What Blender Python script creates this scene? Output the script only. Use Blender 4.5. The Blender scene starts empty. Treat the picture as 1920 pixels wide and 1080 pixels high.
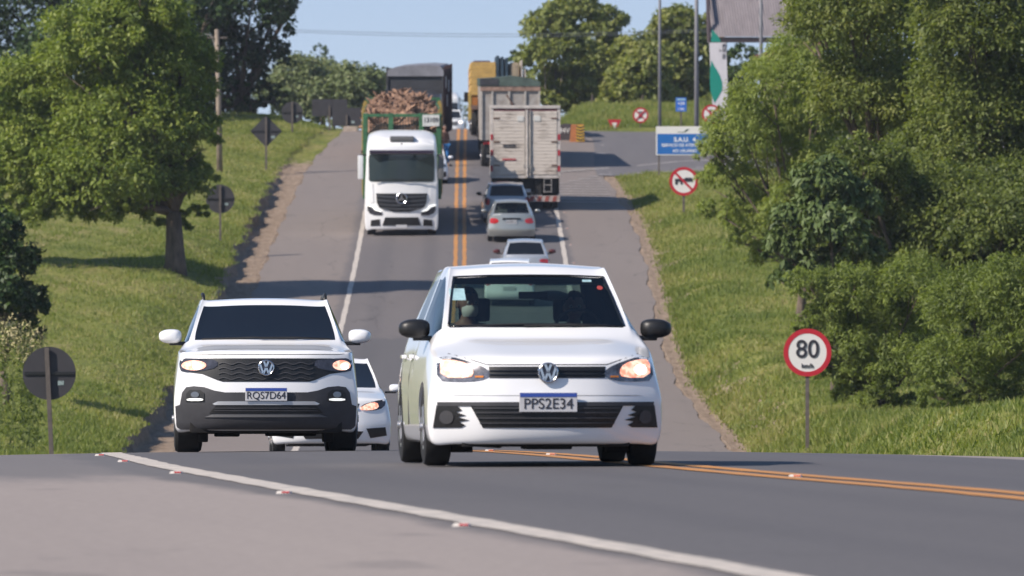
import bpy, bmesh, math, random
import numpy as np
from mathutils import Vector, Matrix
from mathutils.bvhtree import BVHTree
from mathutils.geometry import delaunay_2d_cdt

R = math.radians
random.seed(7)
scene = bpy.context.scene
col = scene.collection

# ------------------------------------------------------------------ camera
F = 16000.0            # focal length in pixels of the 1920 wide photograph
HOR = 480.0            # row of the eye level
cam_data = bpy.data.cameras.new('camera')
cam_data.sensor_width = 36.0
cam_data.lens = 36.0 * F / 1920.0
cam_data.clip_start = 1.0
cam_data.clip_end = 8000.0
cam_data.dof.use_dof = True
cam_data.dof.focus_distance = 92.0
cam_data.dof.aperture_fstop = 8.5
cam = bpy.data.objects.new('camera', cam_data)
col.objects.link(cam)
cam.location = (0, 0, 0)
cam.rotation_euler = (R(90) - math.atan((540 - HOR) / F), 0, 0)
scene.camera = cam

# ------------------------------------------------------------------ light
SUN = Vector((-0.68, -0.40, 0.62)).normalized()      # towards the sun
world = bpy.data.worlds.new('World')
scene.world = world
world.use_nodes = True
nt = world.node_tree
nt.nodes.clear()
wo = nt.nodes.new('ShaderNodeOutputWorld')
bg = nt.nodes.new('ShaderNodeBackground')
sky = nt.nodes.new('ShaderNodeTexSky')
sky.sky_type = 'NISHITA'
sky.sun_disc = False
sky.sun_elevation = math.asin(SUN.z)
sky.sun_rotation = math.atan2(SUN.x, SUN.y)
sky.air_density = 1.0
sky.dust_density = 0.25
sky.ozone_density = 3.0
sky.altitude = 400
bg.inputs['Strength'].default_value = 0.08
nt.links.new(sky.outputs[0], bg.inputs[0])
# paler, bluer band of sky low over the horizon, as on a clear humid morning
tcw = nt.nodes.new('ShaderNodeTexCoord'); sxyz = nt.nodes.new('ShaderNodeSeparateXYZ'); nt.links.new(tcw.outputs['Generated'], sxyz.inputs[0])
rw = nt.nodes.new('ShaderNodeValToRGB'); ew = rw.color_ramp.elements
ew[0].position = 0.0; ew[0].color = (.385, .455, .535, 1); ew[1].position = .10; ew[1].color = (.15, .25, .45, 1)
xw = ew.new(.030); xw.color = (.30, .385, .51, 1)
nt.links.new(sxyz.outputs['Z'], rw.inputs[0])
bg2 = nt.nodes.new('ShaderNodeBackground'); nt.links.new(rw.outputs[0], bg2.inputs[0]); bg2.inputs[1].default_value = 1.0
mw = nt.nodes.new('ShaderNodeMapRange'); mw.inputs[1].default_value = .05; mw.inputs[2].default_value = .30
nt.links.new(sxyz.outputs['Z'], mw.inputs[0])
mxw = nt.nodes.new('ShaderNodeMixShader'); nt.links.new(mw.outputs[0], mxw.inputs[0]); nt.links.new(bg2.outputs[0], mxw.inputs[1]); nt.links.new(bg.outputs[0], mxw.inputs[2])
nt.links.new(mxw.outputs[0], wo.inputs[0])
sd = bpy.data.lights.new('sun', 'SUN')
sd.energy = 4.0
sd.angle = R(0.53)
sd.color = (1.0, 0.90, 0.79)
sun = bpy.data.objects.new('sun', sd)
col.objects.link(sun)
sun.rotation_euler = (-SUN).to_track_quat('-Z', 'Y').to_euler()
sun.location = (-50, 0, 80)
scene.view_settings.view_transform = 'Standard'
scene.view_settings.look = 'None'
scene.view_settings.exposure = 0.70
scene.view_settings.gamma = 1.0

# ------------------------------------------------------------------ materials
MC = {}
def mat(name, base=(0.5, 0.5, 0.5), rough=0.5, metal=0.0, var=0.0, scale=3.0, base2=None, bump=0.0,
        coat=0.0, emit=None, estr=0.0, back=None, detail=5.0, spec=0.5, stretch=None, subs=0.0):
    if name in MC: return MC[name]
    m = bpy.data.materials.new(name); m.use_nodes = True
    t = m.node_tree; N = t.nodes; L = t.links
    p = N['Principled BSDF']
    p.inputs['Base Color'].default_value = (*base, 1)
    p.inputs['Roughness'].default_value = rough
    p.inputs['Metallic'].default_value = metal
    p.inputs['Specular IOR Level'].default_value = spec
    if coat:
        p.inputs['Coat Weight'].default_value = coat
        p.inputs['Coat Roughness'].default_value = 0.05
    if emit:
        p.inputs['Emission Color'].default_value = (*emit, 1)
        p.inputs['Emission Strength'].default_value = estr
    if var > 0 or base2 or bump:
        tc = N.new('ShaderNodeTexCoord'); nz = N.new('ShaderNodeTexNoise')
        src = tc.outputs['Object']
        if stretch:
            mp = N.new('ShaderNodeMapping'); mp.inputs['Scale'].default_value = stretch
            L.new(src, mp.inputs[0]); src = mp.outputs[0]
        nz.inputs['Scale'].default_value = scale; nz.inputs['Detail'].default_value = detail
        nz.inputs['Roughness'].default_value = 0.65
        L.new(src, nz.inputs['Vector'])
        b2 = base2 if base2 else tuple(c * (1 - var) for c in base)
        rp = N.new('ShaderNodeValToRGB')
        rp.color_ramp.elements[0].position = 0.35; rp.color_ramp.elements[1].position = 0.65
        rp.color_ramp.elements[0].color = (*b2, 1); rp.color_ramp.elements[1].color = (*base, 1)
        L.new(nz.outputs['Fac'], rp.inputs[0]); L.new(rp.outputs[0], p.inputs['Base Color'])
        if bump:
            bp = N.new('ShaderNodeBump'); bp.inputs['Strength'].default_value = bump
            bp.inputs['Distance'].default_value = 0.05
            L.new(nz.outputs['Fac'], bp.inputs['Height']); L.new(bp.outputs[0], p.inputs['Normal'])
    if back:       # the unpainted inner side of a panel
        ge = N.new('ShaderNodeNewGeometry'); mx = N.new('ShaderNodeMixShader'); df = N.new('ShaderNodeBsdfDiffuse')
        df.inputs['Color'].default_value = (*back, 1)
        L.new(ge.outputs['Backfacing'], mx.inputs[0]); L.new(p.outputs[0], mx.inputs[1]); L.new(df.outputs[0], mx.inputs[2])
        L.new(mx.outputs[0], N['Material Output'].inputs['Surface'])
    MC[name] = m
    return m

def glass_clear(name='clear_glass', tint=(0.75, 0.88, 0.82), mixf=0.16):
    if name in MC: return MC[name]
    m = bpy.data.materials.new(name); m.use_nodes = True
    t = m.node_tree; N = t.nodes; L = t.links; N.clear()
    o = N.new('ShaderNodeOutputMaterial'); tr = N.new('ShaderNodeBsdfTransparent'); gl = N.new('ShaderNodeBsdfGlossy')
    tr.inputs[0].default_value = (*tint, 1); gl.inputs['Roughness'].default_value = 0.03
    fr = N.new('ShaderNodeFresnel'); fr.inputs['IOR'].default_value = 1.45
    mx = N.new('ShaderNodeMixShader')
    L.new(fr.outputs[0], mx.inputs[0]); L.new(tr.outputs[0], mx.inputs[1]); L.new(gl.outputs[0], mx.inputs[2])
    L.new(mx.outputs[0], o.inputs['Surface'])
    MC[name] = m
    return m

def leaf_mat(name, c1, c2, c3, trans=0.35):
    if name in MC: return MC[name]
    m = bpy.data.materials.new(name); m.use_nodes = True
    t = m.node_tree; N = t.nodes; L = t.links; N.clear()
    o = N.new('ShaderNodeOutputMaterial')
    at = N.new('ShaderNodeAttribute'); at.attribute_name = 'tint'
    rp = N.new('ShaderNodeValToRGB'); e = rp.color_ramp.elements
    e[0].position = 0.0; e[0].color = (*c1, 1); e[1].position = 1.0; e[1].color = (*c3, 1)
    x = e.new(0.5); x.color = (*c2, 1)
    L.new(at.outputs['Fac'], rp.inputs[0])
    p = N.new('ShaderNodeBsdfPrincipled'); p.inputs['Roughness'].default_value = 0.55
    p.inputs['Specular IOR Level'].default_value = 0.35
    tl = N.new('ShaderNodeBsdfTranslucent')
    mx = N.new('ShaderNodeMixShader'); mx.inputs[0].default_value = trans
    br = N.new('ShaderNodeMixRGB'); br.blend_type = 'MULTIPLY'; br.inputs[0].default_value = 1.0
    br.inputs[2].default_value = (1.3, 1.35, 0.5, 1)
    L.new(rp.outputs[0], p.inputs['Base Color']); L.new(rp.outputs[0], br.inputs[1]); L.new(br.outputs[0], tl.inputs[0])
    L.new(p.outputs[0], mx.inputs[1]); L.new(tl.outputs[0], mx.inputs[2]); L.new(mx.outputs[0], o.inputs[0])
    MC[name] = m
    return m

# ------------------------------------------------------------------ object helpers
def tag(o, label=None, cat=None, group=None, kind=None):
    if label: o['label'] = label
    if cat: o['category'] = cat
    if group: o['group'] = group
    if kind: o['kind'] = kind
    return o

def empty(name, loc=(0, 0, 0), rz=0.0, rx=0.0):
    o = bpy.data.objects.new(name, None); col.objects.link(o)
    o.empty_display_size = 0.3
    o.rotation_mode = 'XYZ'
    o.location = loc; o.rotation_euler = (rx, 0, rz)
    return o

def thing(name, label, cat, loc=(0, 0, 0), rz=0.0, group=None, rx=0.0):
    return tag(empty(name, loc, rz, rx), label, cat, group)

def kids(o): return [c for c in bpy.data.objects if c.parent == o]

def copy_tree(o, parent=None, ch=None):
    if ch is None:
        ch = {}
        for c in bpy.data.objects:
            if c.parent: ch.setdefault(c.parent.name, []).append(c)
    c = o.copy(); col.objects.link(c); c.parent = parent
    for k in ch.get(o.name, []): copy_tree(k, c, ch)
    return c

def link_mesh(name, me, m, parent=None, smooth=False):
    o = bpy.data.objects.new(name, me); col.objects.link(o)
    if m is not None:
        me.materials.clear(); me.materials.append(m)
    if parent is not None: o.parent = parent
    if smooth: me.shade_smooth()
    return o

class MB:
    def __init__(s): s.b = bmesh.new()
    def box(s, x0, x1, y0, y1, z0, z1, bev=0.0, M=None, taper=None):
        r = bmesh.ops.create_cube(s.b, size=1.0)
        vs = r['verts']
        bmesh.ops.scale(s.b, vec=(abs(x1 - x0), abs(y1 - y0), abs(z1 - z0)), verts=vs)
        bmesh.ops.translate(s.b, vec=((x0 + x1) / 2, (y0 + y1) / 2, (z0 + z1) / 2), verts=vs)
        if taper:
            for v in vs:
                if v.co.z > (z0 + z1) / 2:
                    v.co.x = (x0 + x1) / 2 + (v.co.x - (x0 + x1) / 2) * taper[0]
                    v.co.y = (y0 + y1) / 2 + (v.co.y - (y0 + y1) / 2) * taper[1]
        if bev > 0:
            es = list({e for v in vs for e in v.link_edges})
            rr = bmesh.ops.bevel(s.b, geom=es, offset=bev, segments=2, affect='EDGES', profile=0.7)
            vs = list({v for f in rr['faces'] for v in f.verts} | {v for v in vs if v.is_valid})
        if M is not None: bmesh.ops.transform(s.b, matrix=M, verts=vs)
        return s
    def cyl(s, p0, p1, r0, r1=None, n=12, caps=True):
        p0 = Vector(p0); p1 = Vector(p1); r1 = r0 if r1 is None else r1
        d = p1 - p0
        q = d.to_track_quat('Z', 'Y').to_matrix().to_4x4()
        M = Matrix.Translation((p0 + p1) / 2) @ q
        bmesh.ops.create_cone(s.b, cap_ends=caps, segments=n, radius1=r0, radius2=r1, depth=d.length, matrix=M)
        return s
    def tube(s, pts, rs, n=8):
        pts = [Vector(p) for p in pts]
        if not hasattr(rs, '__len__'): rs = [rs] * len(pts)
        rings = []
        up = Vector((0.03, 0.08, 1)).normalized()
        for i, p in enumerate(pts):
            d = (pts[min(i + 1, len(pts) - 1)] - pts[max(i - 1, 0)]).normalized()
            a = d.cross(up)
            if a.length < 1e-3: a = d.cross(Vector((1, 0, 0)))
            a.normalize(); b = d.cross(a).normalized()
            rings.append([s.b.verts.new(p + (a * math.cos(t) + b * math.sin(t)) * rs[i]) for t in [2 * math.pi * k / n for k in range(n)]])
        for i in range(len(rings) - 1):
            for k in range(n):
                s.b.faces.new((rings[i][k], rings[i][(k + 1) % n], rings[i + 1][(k + 1) % n], rings[i + 1][k]))
        s.b.faces.new(rings[0][::-1]); s.b.faces.new(rings[-1])
        return s
    def prism(s, pts, y0, y1):           # polygon in x,z extruded along y
        a = [s.b.verts.new((p[0], y0, p[1])) for p in pts]
        b = [s.b.verts.new((p[0], y1, p[1])) for p in pts]
        s.b.faces.new(a); s.b.faces.new(b[::-1])
        n = len(pts)
        for i in range(n): s.b.faces.new((a[i], b[i], b[(i + 1) % n], a[(i + 1) % n]))
        return s
    def xprism(s, pts, x0, x1):          # polygon in y,z extruded along x
        a = [s.b.verts.new((x0, p[0], p[1])) for p in pts]
        b = [s.b.verts.new((x1, p[0], p[1])) for p in pts]
        s.b.faces.new(a); s.b.faces.new(b[::-1])
        n = len(pts)
        for i in range(n): s.b.faces.new((a[i], b[i], b[(i + 1) % n], a[(i + 1) % n]))
        return s
    def lathe_x(s, prof, x_c, y_c, z_c, n=32):   # profile of (x, r) turned about the x axis
        rings = []
        for (x, r) in prof:
            rings.append([s.b.verts.new((x_c + x, y_c + r * math.cos(t), z_c + r * math.sin(t))) for t in [2 * math.pi * k / n for k in range(n)]])
        for i in range(len(rings) - 1):
            for k in range(n):
                s.b.faces.new((rings[i][k], rings[i][(k + 1) % n], rings[i + 1][(k + 1) % n], rings[i + 1][k]))
        s.b.faces.new(rings[0][::-1]); s.b.faces.new(rings[-1])
        return s
    def ball(s, c, r, sx=1, sy=1, sz=1, u=12, v=8):
        M = Matrix.Translation(c) @ Matrix.Diagonal((sx, sy, sz, 1))
        bmesh.ops.create_uvsphere(s.b, u_segments=u, v_segments=v, radius=r, matrix=M)
        return s
    def build(s, name, m, parent=None, smooth=False, angle=None):
        bmesh.ops.recalc_face_normals(s.b, faces=s.b.faces)
        me = bpy.data.meshes.new(name); s.b.to_mesh(me); s.b.free()
        o = link_mesh(name, me, m, parent, smooth or angle is not None)
        if angle is not None: me.set_sharp_from_angle(angle=R(angle))
        return o

def np_mesh(name, V, Fc, m=None, parent=None, smooth=False, tint=None, uv=None):
    """V (n,3), Fc (k,4 or 3) numpy arrays"""
    me = bpy.data.meshes.new(name)
    k, q = Fc.shape
    me.vertices.add(len(V)); me.vertices.foreach_set('co', np.ascontiguousarray(V, dtype=np.float32).ravel())
    me.loops.add(k * q); me.loops.foreach_set('vertex_index', np.ascontiguousarray(Fc, dtype=np.int32).ravel())
    me.polygons.add(k); me.polygons.foreach_set('loop_start', np.arange(0, k * q, q, dtype=np.int32))
    if smooth: me.polygons.foreach_set('use_smooth', np.ones(k, dtype=bool))
    me.update(calc_edges=True)
    if tint is not None:
        a = me.attributes.new('tint', 'FLOAT', 'FACE'); a.data.foreach_set('value', np.ascontiguousarray(tint, dtype=np.float32))
    if uv is not None:
        l = me.uv_layers.new(name='UVMap')
        l.data.foreach_set('uv', np.ascontiguousarray(uv[Fc.ravel()], dtype=np.float32).ravel())
    return link_mesh(name, me, m, parent)

def text_mesh(name, s, size, m, parent, loc, rot=(R(90), 0, 0), depth=0.004, sx=1.0, align='CENTER', bold=0.0):
    c = bpy.data.curves.new(name, 'FONT'); c.body = s; c.size = size; c.extrude = depth; c.align_x = align; c.align_y = 'CENTER'
    c.offset = bold
    o = bpy.data.objects.new(name, c); col.objects.link(o)
    dg = bpy.context.evaluated_depsgraph_get()
    me = bpy.data.meshes.new_from_object(o.evaluated_get(dg))
    bpy.data.objects.remove(o); bpy.data.curves.remove(c)
    r = link_mesh(name, me, m, parent)
    r.location = loc; r.rotation_euler = rot; r.scale = (sx, 1, 1)
    return r

def eval_mesh(o, name='m'):
    dg = bpy.context.evaluated_depsgraph_get(); dg.update()
    return bpy.data.meshes.new_from_object(o.evaluated_get(dg))

# ------------------------------------------------------------------ the lie of the land
def herm(xs, ys):
    xs = np.array(xs, float); ys = np.array(ys, float)
    d = np.diff(ys) / np.diff(xs)
    m = np.empty_like(ys); m[1:-1] = (d[1:] * np.diff(xs)[:-1] + d[:-1] * np.diff(xs)[1:]) / (xs[2:] - xs[:-2])
    m[0] = d[0]; m[-1] = d[-1]
    def f(x):
        x = np.asarray(x, float)
        i = np.clip(np.searchsorted(xs, x) - 1, 0, len(xs) - 2)
        h = xs[i + 1] - xs[i]; t = np.clip((x - xs[i]) / h, 0, 1)
        return ((2 * t**3 - 3 * t**2 + 1) * ys[i] + (t**3 - 2 * t**2 + t) * h * m[i] + (-2 * t**3 + 3 * t**2) * ys[i + 1] + (t**3 - t**2) * h * m[i + 1])
    return f
def _near(D): t = D - 61.0; return -1.525 - .0129 * t - .00018 * t * t
_D = [-60, 0, 20, 34, 45, 61, 72, 85, 92]
_Z = [-1.6, -1.52] + [_near(d) for d in _D[2:]]
_D += [105, 123, 140, 160, 175, 190, 205, 220, 235, 250, 269, 294, 320, 350, 368, 378, 388, 400, 450, 500, 600, 640, 800, 1200, 2600]
_Z += [-2.50, -3.02, -3.52, -4.08, -4.45, -4.68, -4.67, -4.35, -3.85, -3.17, -2.03, -.37, 1.355, 3.35, 4.55, 5.20, 5.72, 5.95, 6.3, 6.9, 8.2, 8.4, 8.0, 2.0, -30]
zc = herm(_D, _Z)
xc = herm([-60, 0, 20, 34.5, 43.3, 50.5, 58.3, 64.5, 73, 83, 95, 110, 130, 160, 205, 250, 294, 330, 388, 500, 640, 1200, 2600],
          [22, 10.8, 7.45, 5.18, 3.87, 2.88, 1.72, 1.05, .38, -.27, -.75, -1.08, -1.3, -1.48, -1.62, -1.68, -1.8, -2.0, -2.27, -2.7, -3.3, -6, -12])
redge = herm([-60, 120, 190, 210, 240, 330, 350, 390, 402, 415, 430, 2600], [6.4, 6.7, 7.0, 6.95, 6.4, 6.3, 5.9, 5.6, 4.4, 4.2, 4.2, 4.2])
ledge = herm([-60, 30, 50, 70, 90, 330, 360, 390, 410, 2600], [15, 11, 8.6, 6.8, 6.6, 6.6, 6.3, 5.4, 5.4, 5.4])
def ss(a, b, x): t = np.clip((np.asarray(x, float) - a) / (b - a), 0, 1); return t * t * (3 - 2 * t)
def stepamp(D): return .12 * ss(120, 150, D) + .30 * ss(175, 215, D) * (1 - ss(335, 352, D)) - .0 
def wob(D, k): D = np.asarray(D, float); return .10 * np.sin(D * 1.13 + k) + .08 * np.sin(D * .47 + 2 * k) + .05 * np.sin(D * 2.9 + k)
def gz(x, D):
    x = np.asarray(x, float); D = np.asarray(D, float)
    v = x - xc(D); z = zc(D) - 0.0022 * np.minimum(v * v, 49)
    ym = ss(348.2, 350, D) * (1 - ss(388.6, 390.2, D)) * (v > 0)
    u = v - redge(D); l = -v - ledge(D)
    A = 1.0 * ss(104, 140, D) * (1 - ss(225, 300, D)) + .40 * ss(225, 300, D) * (1 - .7 * ss(330, 350, D))
    on = ss(95, 120, D)
    z = z + (1 - ym) * np.where(u > 0, A * ss(.35 + wob(D, 1) * .5, 2.4, u) + on * (.05 - .045 * ss(380, 400, D)) * np.minimum(u, 30) * (u > .5), 0)
    z = z + np.where(u > 0, 1.25 * ss(389, 428, D) * ss(-.2, 2.2, u) - .0 , 0)
    w = wob(D, 3)
    Al = .18 * ss(120, 160, D) * (1 - ss(190, 240, D)) + .5 * ss(190, 240, D) * (1 - ss(288, 322, D))
    z = z + np.where(l > 0, stepamp(D) * ss(.95 + w, 1.10 + w, l) + Al * ss(.9, 3.0, l) + on * .03 * np.clip(l - .5, 0, 25), 0)
    z = z + np.where(l > 0, .55 * ss(385, 400, D) * ss(.5, 3.5, l), 0)
    z = z + (1 - ym) * on * (np.where(u > 1.5, 1, 0) + np.where(l > 1.5, 1, 0)) * .05 * (np.sin(x * 1.9 + D * .31) * np.sin(D * .83 + x) )
    return z
def gzf(x, D): return float(gz(x, D))
def PX(px, D): return (px - 960.0) * D / F
def PZ(py, D): return (HOR - py) * D / F

def sheet(name, Ds, vfun, m, lift, nv=8, label=None, kind='structure'):
    """strip that follows the road: vfun(D) -> (v0, v1)"""
    Ds = np.asarray(Ds, float); V = []; UV = []
    for D in Ds:
        v0, v1 = vfun(D)
        for v in np.linspace(v0, v1, nv):
            x = float(xc(D)) + v
            V.append((x, D, float(zc(D)) - .0022 * min(v * v, 49) + lift)); UV.append((v, D))
    n = len(Ds); Fc = []
    for i in range(n - 1):
        for j in range(nv - 1):
            a = i * nv + j; Fc.append((a, a + 1, a + nv + 1, a + nv))
    o = np_mesh(name, np.array(V), np.array(Fc), m, None, True, uv=np.array(UV))
    if kind: o['kind'] = kind
    return o
# ------------------------------------------------------------------ ground, road, markings
def ground_mat():
    m = bpy.data.materials.new('grassy_soil'); m.use_nodes = True
    t = m.node_tree; N = t.nodes; L = t.links; p = N['Principled BSDF']
    p.inputs['Roughness'].default_value = 0.9; p.inputs['Specular IOR Level'].default_value = 0.15
    tc = N.new('ShaderNodeTexCoord')
    mp = N.new('ShaderNodeMapping'); mp.inputs['Scale'].default_value = (1, .22, 1); L.new(tc.outputs['Object'], mp.inputs[0])
    n1 = N.new('ShaderNodeTexNoise'); n1.inputs['Scale'].default_value = .5; n1.inputs['Detail'].default_value = 6; n1.inputs['Roughness'].default_value = .7
    n2 = N.new('ShaderNodeTexNoise'); n2.inputs['Scale'].default_value = 5; n2.inputs['Detail'].default_value = 6; n2.inputs['Roughness'].default_value = .8
    L.new(mp.outputs[0], n1.inputs['Vector']); L.new(mp.outputs[0], n2.inputs['Vector'])
    r1 = N.new('ShaderNodeValToRGB'); e = r1.color_ramp.elements
    e[0].position = .30; e[0].color = (.10, .135, .030, 1); e[1].position = .70; e[1].color = (.30, .25, .12, 1)
    x = e.new(.50); x.color = (.195, .21, .052, 1)
    r2 = N.new('ShaderNodeValToRGB'); e = r2.color_ramp.elements
    e[0].position = .35; e[0].color = (.60, .62, .52, 1); e[1].position = .65; e[1].color = (1.15, 1.15, 1.1, 1)
    L.new(n1.outputs[0], r1.inputs[0]); L.new(n2.outputs[0], r2.inputs[0])
    mu = N.new('ShaderNodeMixRGB'); mu.blend_type = 'MULTIPLY'; mu.inputs[0].default_value = 1
    L.new(r1.outputs[0], mu.inputs[1]); L.new(r2.outputs[0], mu.inputs[2])
    # bare red-brown earth next to the pavement (attribute written on the mesh)
    at = N.new('ShaderNodeAttribute'); at.attribute_name = 'earth'
    ad = N.new('ShaderNodeMath'); ad.operation = 'ADD'; sb = N.new('ShaderNodeMath'); sb.operation = 'MULTIPLY_ADD'
    sb.inputs[1].default_value = 1.6; sb.inputs[2].default_value = -.85; L.new(n2.outputs[0], sb.inputs[0])
    L.new(at.outputs['Fac'], ad.inputs[0]); L.new(sb.outputs[0], ad.inputs[1])
    rr = N.new('ShaderNodeValToRGB'); rr.color_ramp.elements[0].position = .42; rr.color_ramp.elements[1].position = .58
    L.new(ad.outputs[0], rr.inputs[0])
    er = N.new('ShaderNodeValToRGB'); e = er.color_ramp.elements
    e[0].position = .3; e[0].color = (.17, .12, .085, 1); e[1].position = .7; e[1].color = (.38, .295, .225, 1)
    L.new(n2.outputs[0], er.inputs[0])
    mx = N.new('ShaderNodeMixRGB'); L.new(rr.outputs[0], mx.inputs[0]); L.new(mu.outputs[0], mx.inputs[1]); L.new(er.outputs[0], mx.inputs[2])
    L.new(mx.outputs[0], p.inputs['Base Color'])
    bp = N.new('ShaderNodeBump'); bp.inputs['Strength'].default_value = .8; bp.inputs['Distance'].default_value = .12
    L.new(n2.outputs[0], bp.inputs['Height']); L.new(bp.outputs[0], p.inputs['Normal'])
    return m

def build_ground():
    Ds = np.concatenate([np.arange(-60, 120, 4.0), np.arange(120, 440, .8), np.arange(440, 800, 8), np.array([820, 860, 900])])
    tL = np.concatenate([[-240, -120, -80, -60, -40, -28], -np.arange(20, 8.6, -.8), -np.arange(8.5, 3.2, -.25), -np.arange(3.2, 1.6, -.16), -np.arange(1.6, .0, -.06)])
    tR = -tL[::-1]
    V = []; E = []
    nv = len(tL) + len(tR) + 5
    for D in Ds:
        re = float(redge(D)); le = float(ledge(D)); c = float(xc(D))
        vs = np.concatenate([-le + tL + .0, np.linspace(-le, re, 5), re + tR])
        x = c + vs
        z = gz(x, np.full_like(x, D))
        inside = (vs > -le - .01) & (vs < re + .01)
        core = (vs > -le + .5) & (vs < re - .5)
        z = np.where(core, z - .06, np.where(inside, z - .016, z))
        z = np.where((vs <= -le) & (vs > -le - .75), z - .012, z); z = np.where((vs >= re) & (vs < re + .3), z - .012, z)
        for a, b in zip(x, z): V.append((a, D, b))
        l = -vs - le; u = vs - re
        w = float(wob(D, 3)); wr = float(wob(D, 1)) + float(wob(D * 1.7, 5))
        onl = float(ss(150, 190, D) * (1 - ss(350, 372, D)))
        e = np.where(vs < 0, (1 - ss(1.02 + w, 1.35 + w, l)) * onl, (1 - ss(.40 + wr, 1.6 + wr * 2 + 1.0 * float(ss(185, 205, D) * (1 - ss(225, 265, D))), u)) * float(ss(140, 170, D) * (1 - ss(352, 362, D)) * (.8 + .2 * (1 - ss(215, 270, D)))))
        E.extend(e.tolist())
    V = np.array(V); n = len(Ds)
    i = np.arange(n - 1)[:, None] * nv + np.arange(nv - 1)[None, :]
    i = i.ravel(); Fc = np.stack([i, i + 1, i + nv + 1, i + nv], 1)
    o = np_mesh('ground', V, Fc, ground_mat(), None, True)
    a = o.data.attributes.new('earth', 'FLOAT', 'POINT'); a.data.foreach_set('value', np.array(E, dtype=np.float32))
    o['kind'] = 'structure'
build_ground()

def asphalt_mat(name='asphalt', yard=False):
    m = bpy.data.materials.new(name); m.use_nodes = True
    t = m.node_tree; N = t.nodes; L = t.links; p = N['Principled BSDF']
    p.inputs['Roughness'].default_value = .82; p.inputs['Specular IOR Level'].default_value = .3
    uv = N.new('ShaderNodeUVMap'); uv.uv_map = 'UVMap'
    sp = N.new('ShaderNodeSeparateXYZ'); L.new(uv.outputs[0], sp.inputs[0])
    def noise(sc, stretch, det=6, ro=.65):
        mp = N.new('ShaderNodeMapping'); mp.inputs['Scale'].default_value = stretch; L.new(uv.outputs[0], mp.inputs[0])
        n = N.new('ShaderNodeTexNoise'); n.inputs['Scale'].default_value = sc; n.inputs['Detail'].default_value = det; n.inputs['Roughness'].default_value = ro
        L.new(mp.outputs[0], n.inputs['Vector']); return n.outputs['Fac']
    def mathn(op, a, b=None, c=None):
        n = N.new('ShaderNodeMath'); n.operation = op
        for k, vv in enumerate((a, b, c)):
            if vv is None: continue
            if isinstance(vv, (int, float)): n.inputs[k].default_value = vv
            else: L.new(vv, n.inputs[k])
        return n.outputs[0]
    def mapr(v, a, b):
        n = N.new('ShaderNodeMapRange'); n.inputs[1].default_value = a; n.inputs[2].default_value = b; n.interpolation_type = 'SMOOTHSTEP'
        L.new(v, n.inputs[0]); return n.outputs[0]
    def mix(f, c1, c2, mode='MIX'):
        n = N.new('ShaderNodeMixRGB'); n.blend_type = mode
        for k, vv in enumerate((f, c1, c2)):
            if isinstance(vv, (int, float)): n.inputs[k].default_value = vv
            elif isinstance(vv, tuple): n.inputs[k].default_value = (*vv, 1)
            else: L.new(vv, n.inputs[k])
        return n.outputs[0]
    big = noise(.6, (1, .06, 1)); fine = noise(14, (1, .5, 1), 4, .8); mid = noise(2.2, (1, .15, 1))
    X = mathn('ADD', sp.outputs[0], mathn('MULTIPLY_ADD', mid, .5, -.25)); Y = sp.outputs[1]
    lane = (.165, .148, .144); should = (.235, .200, .180)
    if yard:
        c = mix(big, (.135, .127, .133), (.175, .165, .168))
    else:
        ax = mathn('ABSOLUTE', X)
        sh = mapr(ax, 3.75, 4.1)
        c = mix(sh, lane, should)
        # lanes of the near crest and of the dip are newer, darker and bluer
        newer = mathn('MULTIPLY', mathn('SUBTRACT', 1.0, mapr(mathn('ADD', Y, mathn('MULTIPLY', mid, 3.0)), 262.5, 263.0)), mathn('SUBTRACT', 1.0, sh))
        c = mix(newer, c, (.128, .121, .123))
        nearL = mathn('MULTIPLY', sh, mathn('SUBTRACT', 1.0, mapr(Y, 70, 110)))
        c = mix(nearL, c, (.325, .280, .255))
        # left shoulder of the near crest: dark margin then pale worn surface
        dk = mathn('MULTIPLY', mathn('MULTIPLY', mapr(mathn('MULTIPLY', X, -1.0), 3.6, 3.8), mathn('SUBTRACT', 1.0, mapr(mathn('MULTIPLY', X, -1.0), 3.95, 4.25))), mathn('SUBTRACT', 1.0, mapr(Y, 110, 130)))
        c = mix(dk, c, (.15, .138, .135))
        far = mathn('MULTIPLY', mathn('MULTIPLY', mapr(mathn('MULTIPLY', X, -1.0), 3.6, 3.8), mapr(mathn('ADD', Y, mathn('MULTIPLY', mid, 8.0)), 60, 67)), mathn('SUBTRACT', 1.0, mapr(Y, 120, 150)))
        c = mix(mathn('MULTIPLY', far, .8), c, (.15, .143, .145))
        # wheel tracks
        tr = mathn('ABSOLUTE', mathn('SUBTRACT', mathn('ABSOLUTE', mathn('SUBTRACT', mathn('ABSOLUTE', X), 1.85)), .8))
        c = mix(mathn('MULTIPLY', mathn('SUBTRACT', 1.0, mapr(tr, .05, .45)), .30), c, (.10, .095, .10))
        rt = mathn('MULTIPLY', mapr(X, .3, .6), mathn('SUBTRACT', 1.0, sh))
        c = mix(mathn('MULTIPLY', rt, .35), c, (.105, .102, .112))
    c = mix(mathn('MULTIPLY_ADD', big, 1.2, -.2), mix(1.0, c, (.78, .78, .80), 'MULTIPLY'), c)
    # cracks: thin dark seams, only here and there
    mpv = N.new('ShaderNodeMapping'); mpv.inputs['Scale'].default_value = (1, .18, 1); L.new(uv.outputs[0], mpv.inputs[0])
    ws = N.new('ShaderNodeVectorMath'); ws.operation = 'MULTIPLY_ADD'; ws.inputs[1].default_value = (.5, .5, .5); L.new(mpv.outputs[0], ws.inputs[2])
    nn = N.new('ShaderNodeTexNoise'); nn.inputs['Scale'].default_value = 3; L.new(mpv.outputs[0], nn.inputs['Vector']); L.new(nn.outputs['Color'], ws.inputs[0])
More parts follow.
